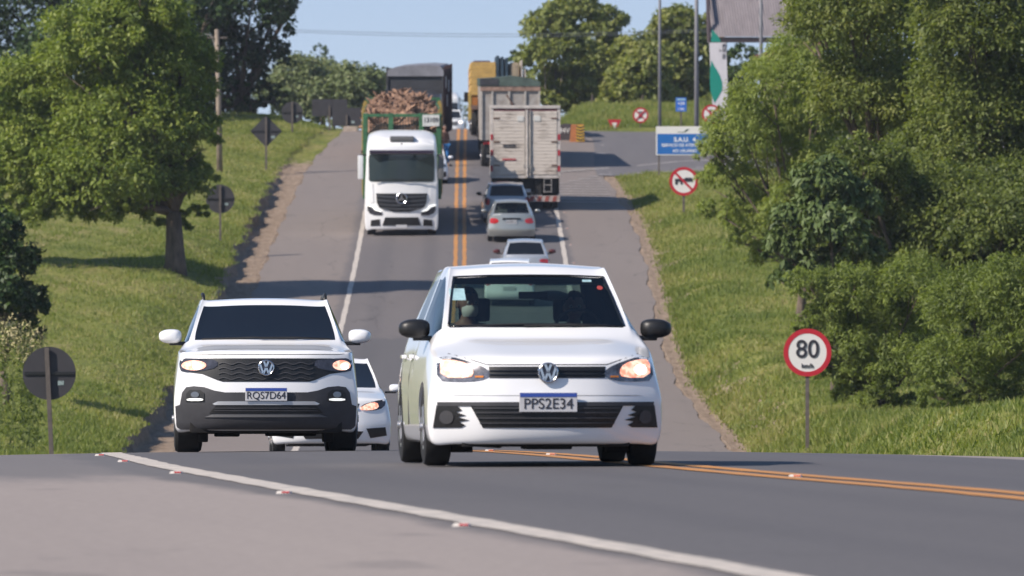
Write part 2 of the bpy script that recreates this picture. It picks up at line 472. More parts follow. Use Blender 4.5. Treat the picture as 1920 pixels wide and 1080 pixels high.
    vo = N.new('ShaderNodeTexVoronoi'); vo.feature = 'DISTANCE_TO_EDGE'; vo.inputs['Scale'].default_value = .55; L.new(ws.outputs[0], vo.inputs['Vector'])
    ck = mathn('MULTIPLY', mathn('MULTIPLY', mathn('SUBTRACT', 1.0, mapr(vo.outputs['Distance'], .002, .014)), mapr(big, .50, .60)), mapr(Y, 110, 150))
    c = mix(mathn('MULTIPLY', ck, .55), c, (.05, .045, .045))
    stn = noise(1.3, (1, .35, 1), 3, .5)
    c = mix(mathn('MULTIPLY', mapr(stn, .60, .72), .28), c, (.09, .085, .085))
    c = mix(1.0, c, mix(fine, (.72, .72, .72), (1.25, 1.25, 1.25)), 'MULTIPLY')
    L.new(c, p.inputs['Base Color'])
    bp = N.new('ShaderNodeBump'); bp.inputs['Strength'].default_value = .35; bp.inputs['Distance'].default_value = .01
    L.new(fine, bp.inputs['Height']); L.new(bp.outputs[0], p.inputs['Normal'])
    return m

ROAD_D = np.concatenate([np.arange(-40, 120, 2.0), np.arange(120, 400, .5), np.arange(400, 700, 8), [760, 850, 890]])
road = sheet('road', ROAD_D, lambda D: (-float(ledge(D)) + .06 * math.sin(D * .53) + .03 * math.sin(D * 1.37) + .012 * math.sin(D * 4.1), float(redge(D)) + .07 * math.sin(D * .41) + .035 * math.sin(D * 1.13 + 1) + .012 * math.sin(D * 3.7)), asphalt_mat(), 0.0, 25)

paint_w = mat('white_road_paint', (.60, .53, .46), .7, var=.3, scale=6, base2=(.36, .33, .30))
paint_y = mat('yellow_road_paint', (.55, .235, .045), .7, scale=5, base2=(.36, .18, .07))
seg = lambda a, b, st: np.arange(a, b + st, st)
LD = np.concatenate([np.arange(20, 120, 1.0), np.arange(120, 400, 1.5), np.arange(400, 640, 10)])
def lv(D): return -3.62 - .24 * (1 - float(ss(49, 60, D)))
def line(name, v, w, m, Ds, j=.012):
    f = v if callable(v) else (lambda D: v)
    return sheet(name, Ds, lambda D: (f(D) - w / 2 * (1 + .30 * (D < 90)) + j * math.sin(D * 3.1), f(D) + w / 2 * (1 + .30 * (D < 90)) + j * math.sin(D * 2.7)), m, .005, 2)
line('white_edge_line', lv, .165, paint_w, LD)
line('white_edge_line', 3.68, .165, paint_w, np.arange(225, 334, 1.5))
line('yellow_centre_line', -.155, .14, paint_y, LD)
line('yellow_centre_line', .155, .14, paint_y, LD)

# rest-area apron to the right of the hill top
def yard():
    Ds = np.arange(350, 390, 1.5); nv = 12; V = []; UV = []
    for D in Ds:
        r = float(redge(D)) - .3
        w = 22.0
        for k in range(nv):
            v = r + w * k / (nv - 1)
            x = float(xc(D)) + v
            V.append((x, D, float(zc(D)) - .0022 * min(v * v, 49) + .02)); UV.append((v, D))
    n = len(Ds); i = (np.arange(n - 1)[:, None] * nv + np.arange(nv - 1)[None, :]).ravel()
    o = np_mesh('rest_area_pavement', np.array(V), np.stack([i, i + 1, i + nv + 1, i + nv], 1), asphalt_mat('yard_asphalt', True), None, True, uv=np.array(UV))
    o['kind'] = 'structure'
yard()
def yz(x, D):
    v = x - float(xc(D))
    return float(zc(D)) - .0022 * min(v * v, 49) + .012
def marks():
    b = MB()
    def strip(x0, D0, x1, D1, w):       # thin painted bar lying on the pavement
        n = 8
        prev = None
        d = Vector((x1 - x0, D1 - D0, 0)).normalized(); nn = Vector((-d.y, d.x, 0)) * w / 2
        for k in range(n + 1):
            x = x0 + (x1 - x0) * k / n; D = D0 + (D1 - D0) * k / n
            a = b.b.verts.new((x + nn.x, D + nn.y, yz(x + nn.x, D + nn.y) + .012)); c = b.b.verts.new((x - nn.x, D - nn.y, yz(x - nn.x, D - nn.y) + .012))
            if prev: b.b.faces.new((prev[0], prev[1], c, a))
            prev = (a, c)
    for k in range(13):                  # hatching that opens towards the rest area
        D = 331.5 + k * 1.75
        xr = float(xc(D)) + float(redge(D)) - .25
        if D > 350: xr = float(xc(D)) + 8 + (D - 350) * 1.6
        x0 = float(xc(D)) + 3.75
        if D > 343: x0 = float(xc(D)) + 3.75 + (D - 343) * .25
        strip(x0, D, xr, D + .35, .30)
    for k in range(6): strip(5.2 + k * .5, 351.2 + k * 1.15, 15, 352.0 + k * 1.5, .22)
    strip(float(xc(350)) + 3.8, 351.5, 7.0, 361, .2); strip(7, 361, 14, 367, .2)
    strip(3.45, 366.5, 5.0, 366.9, .35); strip(3.9, 373.5, 5.1, 373.8, .32); strip(4.55, 366.3, 4.95, 365.2, .35); strip(4.65, 376, 4.85, 378, .15)
    o = b.build('hatched_marking', mat('worn_white_paint', (.48, .45, .43), .8, scale=4, base2=(.24, .22, .22)))
    o['kind'] = 'structure'
marks()
# skid-dark patch, joints
def patch(name, v0, v1, D0, D1, c, lift=.0035, rg=.15):
    return sheet(name, np.arange(D0, D1, 1.0), lambda D: (v0 + rg * math.sin(D * 1.3 + v0), v1 + rg * math.sin(D * 1.7 + v1)), mat(name + '_surface', c, .85, var=.25, scale=3), lift, 4)

def haze():
    b = MB(); b.box(-262, 262, -64, 905, -9, 24); m = bpy.data.materials.new('thin_haze'); m.use_nodes = True
    N = m.node_tree.nodes; N.clear(); o = N.new('ShaderNodeOutputMaterial'); v = N.new('ShaderNodeVolumePrincipled')
    v.inputs['Color'].default_value = (.86, .90, 1, 1); v.inputs['Density'].default_value = .00012; v.inputs['Anisotropy'].default_value = .3
    m.node_tree.links.new(v.outputs[0], o.inputs['Volume'])
    tag(b.build('haze', m), kind='stuff')
haze()
# ------------------------------------------------------------------ vegetation
def quads_leaves(C, Dn, Ln, Wn, rng, Nn=None):
    """rhombic leaves: C centres, Dn directions, Nn wanted facing"""
    n = len(C)
    rnd = rng.normal(size=(n, 3)) if Nn is None else Nn
    side = np.cross(Dn, rnd); side /= np.linalg.norm(side, axis=1, keepdims=True) + 1e-9
    a = C - Dn * Ln[:, None] * .5; b = C + Dn * Ln[:, None] * .5
    nrm = np.cross(Dn, side)
    m = C - nrm * (Ln * .12)[:, None]
    V = np.stack([a, m + side * Wn[:, None] * .5, b, m - side * Wn[:, None] * .5], 1).reshape(-1, 3)
    return V
def crown_mesh(name, lobes, m, parent, seed, k=.45, leafpx=11, tuft=26, asp=.5, droop=.25, tint0=.5, tvar=.28, flat=.0, tuftr=.24, grow=1.0):
    """lobes: (x, y, z, r, s) s = pixels per metre there"""
    rng = np.random.default_rng(seed); VV = []; TT = []
    for (x, y, z, r, s) in lobes:
        r = r * grow; nl = int(k * (r * s) ** 2); nt_ = max(6, nl // tuft)
        d = rng.normal(size=(nt_, 3)); d /= np.linalg.norm(d, axis=1, keepdims=True)
        low = d[:, 2] < -.35; d[low, 2] *= -rng.random(low.sum())
        d /= np.linalg.norm(d, axis=1, keepdims=True)
        rad = r * (.62 + .46 * rng.random(nt_) ** .7)
        tc = np.array([x, y, z]) + d * rad[:, None] * np.array([1, 1, .88])
        trd = tuftr * r * (.6 + .9 * rng.random(nt_))
        tt = tint0 + tvar * .8 * rng.normal(size=nt_) * .6
        idx = np.repeat(np.arange(nt_), tuft)
        o = rng.normal(size=(len(idx), 3)); o /= np.linalg.norm(o, axis=1, keepdims=True)
        rr = rng.random(len(idx)) ** .5
        P = tc[idx] + o * (rr * trd[idx])[:, None] * np.array([1, 1, .75 - flat])
        dn = o * .6 + d[idx] * .3 + np.array([0, 0, -droop * 2]) + rng.normal(size=P.shape) * .6
        dn /= np.linalg.norm(dn, axis=1, keepdims=True)
        L = leafpx / s * (.65 + .7 * rng.random(len(idx))); W = L * asp * (.75 + .5 * rng.random(len(idx)))
        nn = o * 1.0 + d[idx] * .35 + np.array([0, 0, .45]) + rng.normal(size=P.shape) * .42
        VV.append(quads_leaves(P, dn, L, W, rng, nn)); TT.append(np.clip(tt[idx] + rng.normal(size=len(idx)) * tvar * .45, 0, 1))
    V = np.concatenate(VV); T = np.concatenate(TT); n = len(V) // 4
    return np_mesh(name, V, np.arange(n * 4).reshape(-1, 4), m, parent, tint=T)

bark = mat('bark', (.16, .12, .09), .9, scale=8, base2=(.07, .055, .045), bump=.6, stretch=(1, 1, .3))
bark_l = mat('pale_bark', (.26, .22, .18), .9, scale=8, base2=(.12, .10, .08), bump=.6, stretch=(1, 1, .3))
def tree(name, label, cat, base, lobes_px, D, mleaf, seed, tr=.25, group=None, spread=1.0, trunk_m=None, nl=99, bx=None, hubf=.35, hz=.75, **kw):
    """lobes_px: (px, py, rpx[, dD])"""
    rng = random.Random(seed)
    bxp = PX(base, D) if bx is None else bx
    root = thing(name, label, cat, (bxp, D, gzf(bxp, D)), 0, group)
    L = []
    for q in lobes_px:
        px, py, r = q[:3]
        s0 = F / D; rm = r / s0
        dD = q[3] if len(q) > 3 else rng.uniform(-1, 1) * rm * 1.1 * spread
        y = D + dD; s = F / y
        L.append((PX(px, y) - bxp, dD, PZ(py, y) - root.location.z, rm, s))
    crown_mesh('crown', L, mleaf, root, seed, **kw)
    b = MB()
    top = max(L, key=lambda q: q[3] - abs(q[0]) * .3 - abs(q[1]) * .2)
    hub = Vector((top[0] * hubf, top[1] * hubf * .8, max(.6, min(q[2] for q in L) * hz)))
    pts = [Vector((0, 0, -.25)), Vector((.03, 0, .3)), hub * .55 + Vector((rng.uniform(-.1, .1), 0, 0)), hub]
    b.tube(pts, [tr * 1.35, tr * 1.05, tr * .85, tr * .72], 10)
    for q in sorted(L, key=lambda q: -q[2])[:nl]:
        c = Vector(q[:3]); mid = hub.lerp(c, .5) + Vector((rng.uniform(-.2, .2), rng.uniform(-.2, .2), -.12 * q[3]))
        b.tube([hub, mid, c, c + Vector((rng.uniform(-.3, .3) * q[3], rng.uniform(-.3, .3) * q[3], q[3] * .5))], [tr * .5, tr * .3, tr * .14, tr * .05], 6)
        for _ in range(3):
            e = c + Vector((rng.uniform(-1, 1), rng.uniform(-1, 1), rng.uniform(-.6, .9))).normalized() * q[3] * .85
            b.tube([mid.lerp(c, rng.random()), e], [tr * .14, tr * .03], 5)
    b.build('trunk', trunk_m or bark, root, True)
    return root

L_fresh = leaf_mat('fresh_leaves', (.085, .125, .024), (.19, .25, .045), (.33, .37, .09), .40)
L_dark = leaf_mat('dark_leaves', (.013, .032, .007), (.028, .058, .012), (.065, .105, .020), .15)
L_feather = leaf_mat('feathery_leaves', (.125, .165, .042), (.235, .29, .070), (.36, .39, .11), .42)
L_mid = leaf_mat('mid_green_leaves', (.080, .11, .030), (.17, .21, .052), (.31, .32, .10), .42)
L_back = leaf_mat('yellowish_green_leaves', (.095, .12, .034), (.20, .235, .064), (.33, .33, .11), .36)
L_silver = leaf_mat('broad_glossy_leaves', (.045, .075, .024), (.095, .14, .042), (.18, .23, .09), .2)
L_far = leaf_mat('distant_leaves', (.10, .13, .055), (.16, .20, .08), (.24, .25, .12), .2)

# the big leafy tree on the left bank
def lobes_tree1():
    return [(200, 95, 120), (300, 150, 105), (110, 200, 125), (240, 250, 130), (345, 250, 68), (60, 320, 115), (190, 345, 115), (312, 345, 82),
            (115, 390, 72), (15, 215, 110), (262, 40, 85), (225, 398, 60), (30, 400, 62), (366, 190, 36), (378, 330, 30), (372, 398, 24), (335, 85, 46), (322, 420, 34), (-60, 300, 90)]
tree('roadside_tree', 'big leafy green tree with a bare trunk on the left grass bank', 'tree', 327, lobes_tree1(), 280, L_fresh, 11,
     tr=.34, spread=.8, nl=14, k=1.05, leafpx=9.5, tuft=70, asp=.42, droop=.3, tuftr=.21, tvar=.30, hubf=.02, hz=1.25)
G_dl = 'dark trees behind the left grass slope'
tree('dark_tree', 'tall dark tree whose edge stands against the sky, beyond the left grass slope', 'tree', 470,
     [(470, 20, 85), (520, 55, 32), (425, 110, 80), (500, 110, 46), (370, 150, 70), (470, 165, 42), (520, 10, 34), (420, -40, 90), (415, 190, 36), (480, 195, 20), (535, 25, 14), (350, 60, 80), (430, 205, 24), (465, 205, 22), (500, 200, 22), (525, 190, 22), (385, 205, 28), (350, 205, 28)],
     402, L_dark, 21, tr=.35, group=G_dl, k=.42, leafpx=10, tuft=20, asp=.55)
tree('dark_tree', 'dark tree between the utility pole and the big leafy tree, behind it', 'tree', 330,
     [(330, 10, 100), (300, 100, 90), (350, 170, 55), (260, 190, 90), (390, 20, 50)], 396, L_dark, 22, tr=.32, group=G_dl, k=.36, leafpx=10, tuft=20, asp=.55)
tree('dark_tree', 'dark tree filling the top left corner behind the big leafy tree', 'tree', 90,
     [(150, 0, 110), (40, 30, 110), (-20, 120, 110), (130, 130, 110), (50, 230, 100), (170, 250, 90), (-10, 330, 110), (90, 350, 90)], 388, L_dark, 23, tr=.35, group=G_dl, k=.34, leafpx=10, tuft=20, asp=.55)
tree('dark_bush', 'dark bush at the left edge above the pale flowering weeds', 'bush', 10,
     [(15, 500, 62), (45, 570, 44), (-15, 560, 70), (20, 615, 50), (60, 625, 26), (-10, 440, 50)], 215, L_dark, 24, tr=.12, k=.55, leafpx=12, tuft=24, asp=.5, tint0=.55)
G_fl = 'hazy trees behind the hilltop on the left'
far_l = [(565, 165, [(560, 150, 42), (530, 180, 40), (585, 185, 36), (540, 206, 24), (570, 206, 24)], 'leftmost hazy tree of the row behind the hilltop sign backs'),
         (605, 165, [(612, 160, 42), (640, 185, 38), (600, 195, 36), (625, 208, 26), (655, 212, 24)], 'hazy tree above the dark rectangular sign back, under the airy crown'),
         (665, 165, [(665, 170, 44), (650, 200, 36), (690, 198, 34)], 'hazy tree right of the dark rectangular sign back'),
         (715, 160, [(712, 172, 38), (735, 190, 38), (700, 205, 30)], 'hazy tree beside the dark tarpaulin truck'),
         (760, 160, [(765, 180, 34), (790, 200, 34)], 'hazy tree hidden mostly by the dark tarpaulin truck')]
for k, (bx, _, lb, lab) in enumerate(far_l):
    tree('hilltop_tree', lab, 'tree', bx, lb, 500 + 12 * (k % 2), L_far, 30 + k, tr=.16, group=G_fl, k=1.1, leafpx=8, tuft=16, asp=.6, grow=1.2)
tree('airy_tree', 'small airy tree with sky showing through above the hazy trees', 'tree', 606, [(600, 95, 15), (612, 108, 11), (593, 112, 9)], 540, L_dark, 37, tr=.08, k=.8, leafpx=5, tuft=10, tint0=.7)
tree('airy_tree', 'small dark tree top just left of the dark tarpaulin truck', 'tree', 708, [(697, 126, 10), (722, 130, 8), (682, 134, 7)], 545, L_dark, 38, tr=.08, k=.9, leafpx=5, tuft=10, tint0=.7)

G_hb = 'low bushes on the left hilltop'
for px, py, lab in ((425, 208, 'low bush on the hilltop just right of the utility pole'), (565, 214, 'low bush behind the farthest round sign back'), (605, 224, 'low bush behind the dark rectangular sign backs'), (655, 234, 'low bush between the dark sign backs and the bark truck')):
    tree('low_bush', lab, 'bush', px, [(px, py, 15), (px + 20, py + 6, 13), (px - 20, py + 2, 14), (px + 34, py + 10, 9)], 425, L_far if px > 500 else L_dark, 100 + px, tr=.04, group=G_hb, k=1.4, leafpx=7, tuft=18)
G_br = 'trees behind the rest area'
back = [(1040, [(1035, 55, 42), (1078, 25, 42), (1020, 110, 40), (1062, 95, 42), (1030, 165, 38), (1075, 165, 36), (1020, 195, 26), (1058, 198, 26), (1090, 200, 24)], 'tall tree nearest the mattress truck, left end of the tree row', 442, .5),
        (1140, [(1138, 45, 32), (1118, 75, 34), (1120, 135, 44), (1150, 110, 40), (1095, 175, 36), (1140, 180, 36), (1115, 202, 22), (1150, 204, 22)], 'round topped tree second in the row behind the rest area', 448, .45),
        (1195, [(1190, 100, 36), (1215, 130, 40), (1180, 160, 40), (1225, 180, 36), (1160, 190, 32), (1195, 200, 24), (1228, 204, 22)], 'low spreading tree left of the thin tall lamp post', 440, .62),
        (1270, [(1270, 50, 36), (1240, 85, 34), (1290, 95, 38), (1255, 140, 44), (1300, 160, 42), (1260, 188, 34), (1290, 204, 22), (1250, 208, 18)], 'tree between the two tall lamp posts', 446, .55),
        (1330, [(1320, 60, 34), (1325, 110, 36), (1320, 170, 40), (1330, 200, 26), (1380, 190, 30), (1360, 150, 24)], 'tree directly behind the green and white totem', 452, .45)]
for k, (bx, lb, lab, D, t0) in enumerate(back):
    tree('rest_area_tree', lab, 'tree', bx, lb, D, L_back, 40 + k, tr=.15, group=G_br, trunk_m=bark_l, k=.95, leafpx=10, tuft=22, asp=.55, tint0=t0, grow=1.18)
tree('dark_tree', 'dark tree seen through the gap under the canopy roof', 'tree', 1395, [(1392, 110, 30), (1380, 150, 36), (1410, 135, 26), (1375, 185, 36)], 450, L_dark, 48, tr=.15, k=.6, leafpx=8, tuft=18, tint0=.8)
tree('dark_tree', 'small dark tree behind the upright panels of the mattress truck', 'tree', 978, [(972, 112, 20), (985, 130, 18), (975, 165, 22)], 470, L_dark, 49, tr=.1, k=.8, leafpx=7, tuft=16, tint0=.8)
G_hz = 'small bushes at the edge of the far grass'
for k, (px, py, r, lab) in enumerate([(1110, 205, 14, 'low bush behind the striped kerb post'), (1205, 212, 16, 'low bush behind the hilltop no stopping sign'), (1345, 190, 24, 'bush at the foot of the green and white totem')]):
    tree('low_bush', lab, 'bush', px, [(px, py, r), (px + r, py + 4, r * .8), (px - r, py + 5, r * .7)], 428, L_back, 60 + k, tr=.05, group=G_hz, k=1.0, leafpx=8, tuft=18, tint0=.35)
# strip of far trees seen between the trucks over the crest
tree('distant_tree', 'bluish distant tree beyond the crest beside the far white truck', 'tree', 872, [(866, 205, 12), (872, 225, 12), (862, 190, 8)], 700, L_far, 66, tr=.1, k=.9, leafpx=4.5, tuft=10, tint0=.3)

# right-hand mass, each tree or shrub a thing
tree('feathery_tree', 'light green feathery tree leaning over the blue service sign', 'tree', 1500,
     [(1400, 262, 78), (1362, 335, 52), (1450, 185, 74), (1475, 300, 95), (1425, 405, 70), (1555, 240, 110), (1530, 130, 95), (1340, 285, 36), (1345, 400, 34), (1395, 455, 36), (1500, 400, 70), (1425, 140, 36), (1540, 330, 80), (1560, 440, 60), (1450, 480, 44)],
     252, L_feather, 71, tr=.16, k=.85, leafpx=11, tuft=42, asp=.22, droop=.35, tint0=.45)
tree('tall_tree', 'tall dark green tree at the upper right, its leaves touching the canopy roof', 'tree', 1640,
     [(1590, 40, 110), (1530, 20, 52), (1700, 60, 130), (1640, 190, 120), (1740, 230, 120), (1620, -60, 110), (1520, 60, 36)], 240, L_mid, 72, tr=.24, k=.95, leafpx=9.5, tuft=50, asp=.42, tint0=.5)
tree('tall_tree', 'tall tree filling the top right corner of the view', 'tree', 1850,
     [(1850, 60, 130), (1930, 130, 120), (1800, 160, 90), (1860, 190, 80), (1740, 300, 80), (1850, 230, 120), (1930, 320, 110), (1800, -50, 120), (1800, 330, 90)], 232, L_mid, 73, tr=.24, k=.95, leafpx=9.5, tuft=50, asp=.42, tint0=.4)
tree('mid_tree', 'dark shaded tree in the middle of the right thicket', 'tree', 1760,
     [(1690, 390, 105), (1790, 420, 115), (1880, 450, 110), (1620, 330, 80), (1580, 400, 70), (1900, 380, 90), (1650, 480, 90), (1740, 520, 90), (1840, 540, 90), (1930, 520, 80), (1600, 520, 70), (1680, 600, 80), (1780, 640, 80), (1880, 640, 80), (1640, 680, 60)], 222, L_mid, 74, tr=.2, k=.85, leafpx=10, tuft=45, asp=.45, tint0=.3)
tree('broadleaf_shrub', 'glossy broad-leaved shrub between the grass bank and the feathery tree', 'bush', 1560,
     [(1545, 345, 56), (1505, 410, 52), (1560, 440, 64), (1475, 470, 44), (1600, 380, 50), (1510, 500, 46), (1465, 530, 24), (1600, 480, 50)], 212, L_silver, 75, tr=.07, k=.42, leafpx=17, tuft=18, asp=.36, droop=.5, tint0=.55)
tree('feathery_shrub', 'mid green feathery shrub just right of the speed limit sign', 'bush', 1650,
     [(1600, 560, 70), (1660, 620, 90), (1590, 650, 56), (1720, 560, 84), (1620, 710, 60), (1700, 700, 76), (1560, 590, 44), (1560, 700, 34), (1530, 620, 42), (1515, 670, 30), (1540, 560, 40), (1520, 540, 44), (1585, 740, 34), (1650, 755, 40), (1700, 765, 36)], 199, L_feather, 76, tr=.10, k=1.0, leafpx=10, tuft=36, asp=.24, tint0=.22)
tree('feathery_shrub', 'feathery shrub at the right edge low above the roadside grass', 'bush', 1850,
     [(1830, 590, 92), (1910, 560, 90), (1790, 690, 72), (1880, 690, 80), (1940, 640, 80), (1760, 750, 40), (1860, 750, 46), (1920, 740, 44)], 190, L_feather, 77, tr=.10, k=.95, leafpx=10, tuft=36, asp=.26, tint0=.16)

# pale flowering weeds, left edge
def weeds():
    rng = np.random.default_rng(5); st = MB(); C = []; Dn = []; GL = []; GD = []
    base = thing('flowering_weed', 'pale cream flowering weeds under the dark bush at the left edge', 'weeds', (PX(20, 190), 190, gzf(PX(20, 190), 190)))
    for k in range(26):
        px = rng.uniform(-20, 75); D = 190 + rng.uniform(-2, 2); x = PX(px, D); g = gzf(x, D)
        top = PZ(rng.uniform(598, 650) + max(0, px - 40) * .5, D); 
        a = Vector((x, D, g)) - base.location; b_ = Vector((x + rng.uniform(-.2, .2), D, top)) - base.location
        st.tube([a, a.lerp(b_, .6) + Vector((.03, 0, 0)), b_], [.005, .004, .003], 4)
        for _ in range(50):
            lp = a.lerp(b_, rng.random() ** .8); GL.append(lp + Vector(rng.normal(size=3) * .09)); v = rng.normal(size=3) + np.array([0, 0, .8]); GD.append(v / np.linalg.norm(v))
        for _ in range(60):
            C.append(b_ + Vector(rng.normal(size=3) * .10) - Vector((0, 0, rng.random() * .3))); v = rng.normal(size=3); Dn.append(v / np.linalg.norm(v))
    st.build('stem', mat('weed_stem', (.10, .13, .04), .8), base)
    n = len(GL); V = quads_leaves(np.array([list(c) for c in GL]), np.array(GD), np.full(n, .16), np.full(n, .05), rng)
    np_mesh('leaves', V, np.arange(n * 4).reshape(-1, 4), L_mid, base, tint=rng.random(n) * .6)
    n = len(C); V = quads_leaves(np.array([list(c) for c in C]), np.array(Dn), np.full(n, .07), np.full(n, .05), rng)
    np_mesh('flower', V, np.arange(n * 4).reshape(-1, 4), mat('cream_flower', (.42, .36, .20), .8, scale=4, base2=(.22, .22, .08)), base)
weeds()

# grass blades on both verges
def grass():
    rng = np.random.default_rng(3)
    def scatter(side, n, D0, D1, lmax, power=1.6):
        D = D0 + (D1 - D0) * rng.random(n); l = rng.random(n) ** power * lmax
        if side < 0: v = -ledge(D) - 1.15 - wob(D, 3) - l
        else: v = redge(D) + .45 + .35 * rng.random(n) + l
        return xc(D) + v, D
    X = []; Y = []; H = []
    for side, n, D0, D1, lmax, h in [(-1, 34000, 105, 220, 9, .11), (-1, 42000, 220, 400, 14, .10), (1, 46000, 112, 230, 9, .13), (1, 30000, 230, 349, 8, .13), (1, 16000, 391, 436, 14, .24)]:
        x, D = scatter(side, n, D0, D1, lmax); X.append(x); Y.append(D); H.append(np.full(n, h))
    x = np.concatenate(X); y = np.concatenate(Y); h = np.concatenate(H)
    clump = np.sin(x * 1.3 + np.sin(y * .35) * 2) * np.sin(y * .41 + x * .6) * .5 + .5
    h = h * (.45 + .9 * clump) * (.6 + .8 * rng.random(len(x)))
    z = gz(x, y)
    nb = 4
    x = np.repeat(x, nb) + rng.normal(size=len(x) * nb) * .10; y = np.repeat(y, nb) + rng.normal(size=len(y) * nb) * .10
    h = np.repeat(h, nb) * (.6 + .7 * rng.random(len(x))); z = np.repeat(z, nb) - .02
    lx = rng.normal(size=len(x)) * .35 * h; ly = rng.normal(size=len(x)) * .35 * h
    w = .012 + .02 * rng.random(len(x)); ang = rng.random(len(x)) * 3.14
    a = np.stack([x - w * np.cos(ang), y - w * np.sin(ang), z], 1); b = np.stack([x + w * np.cos(ang), y + w * np.sin(ang), z], 1)
    c = np.stack([x + lx, y + ly, z + h], 1)
    V = np.stack([a, b, c], 1).reshape(-1, 3); n = len(x)
    dry = np.sin(x * .55 + 1.7 * np.sin(y * .13)) * np.sin(y * .19 + x * .3 + 1) + .5 * np.sin(x * 1.7 + y * .5)
    T = np.clip(.42 + .22 * np.clip(dry, -1, 1) + rng.normal(size=n) * .20, 0, 1)
    o = np_mesh('grass', V, np.arange(n * 3).reshape(-1, 3), leaf_mat('grass_blades', (.11, .155, .034), (.22, .255, .062), (.42, .36, .18), .45), None, tint=T)
    tag(o, 'short green grass covering both roadside banks', 'grass', kind='stuff')
grass()
# ------------------------------------------------------------------ vehicle kit
white_paint = mat('white_car_paint', (.80, .80, .81), .28, coat=1.0, back=(.03, .03, .032), var=.03, scale=1.5)
silver_paint = mat('silver_car_paint', (.36, .37, .355), .33, metal=.55, coat=.9, back=(.03, .03, .03))
grey_paint = mat('grey_car_paint', (.42, .435, .46), .33, metal=.45, coat=.9, back=(.03, .03, .03))
black_plastic = mat('black_plastic', (.012, .012, .013), .45, var=.2, scale=20)
grey_plastic = mat('dark_grey_cladding', (.042, .042, .048), .55, var=.2, scale=12)
satin_black = mat('glossy_black_trim', (.006, .006, .007), .18)
dark_glass = mat('tinted_glass', (.006, .008, .012), .06, spec=.55)
chrome = mat('chrome', (.75, .76, .78), .16, metal=1.0)
satin_silver = mat('satin_silver_trim', (.62, .62, .63), .35, metal=.7)
rubber = mat('tyre_rubber', (.012, .012, .013), .85, var=.4, scale=14)
rim_m = mat('wheel_rim', (.42, .42, .44), .35, metal=.8)
under_m = mat('underbody', (.008, .007, .007), .9)
lamp_house = mat('lamp_reflector', (.30, .29, .31), .22, metal=.75, var=.7, scale=16)
def lit_mat():
    m = bpy.data.materials.new('lit_headlight'); m.use_nodes = True
    t = m.node_tree; N = t.nodes; L = t.links; p = N['Principled BSDF']
    tc = N.new('ShaderNodeTexCoord'); v = N.new('ShaderNodeTexNoise'); v.inputs['Scale'].default_value = 26; v.inputs['Detail'].default_value = 2
    L.new(tc.outputs['Object'], v.inputs['Vector'])
    r = N.new('ShaderNodeValToRGB'); e = r.color_ramp.elements
    e[0].position = .38; e[0].color = (1, .22, .10, 1); e[1].position = .56; e[1].color = (1, .62, .46, 1)
    L.new(v.outputs['Fac'], r.inputs[0]); L.new(r.outputs[0], p.inputs['Emission Color']); p.inputs['Emission Strength'].default_value = .75
    p.inputs['Base Color'].default_value = (.5, .3, .25, 1)
    return m
lit = lit_mat()
lit_core = mat('headlight_bulb', (1, 1, 1), .3, emit=(1, .80, .68), estr=1.3)
red_lens = mat('red_tail_lens', (.58, .020, .022), .2, coat=.6, var=.5, scale=14)
amber_lens = mat('amber_lens', (.6, .2, .03), .2)
plate_w = mat('plate_white', (.50, .50, .52), .5, var=.1, scale=20)
plate_b = mat('plate_blue', (.03, .07, .32), .5)
ink = mat('dark_ink', (.02, .02, .03), .6)
white_flat = mat('white_lettering', (.75, .75, .75), .6)

def P(*a): return a
def station(y, top, sides, bow=0.0):
    """top = (zc, x2, z2, x3, z3); sides = four (x, z)"""
    zc_, x2, z2, x3, z3 = top
    z1 = zc_ + (z2 - zc_) * .30
    pts = [(0, zc_), (x2 * .55, z1), (x2, z2), (x3, z3)] + list(sides)
    xs, zs = sides[3]; zb = zs - .015
    pts += [(xs * .86, zb), (xs * .62, zb), (xs * .34, zb), (0, zb)]
    return dict(y=y, p=pts, bow=bow, W=sides[2][0])

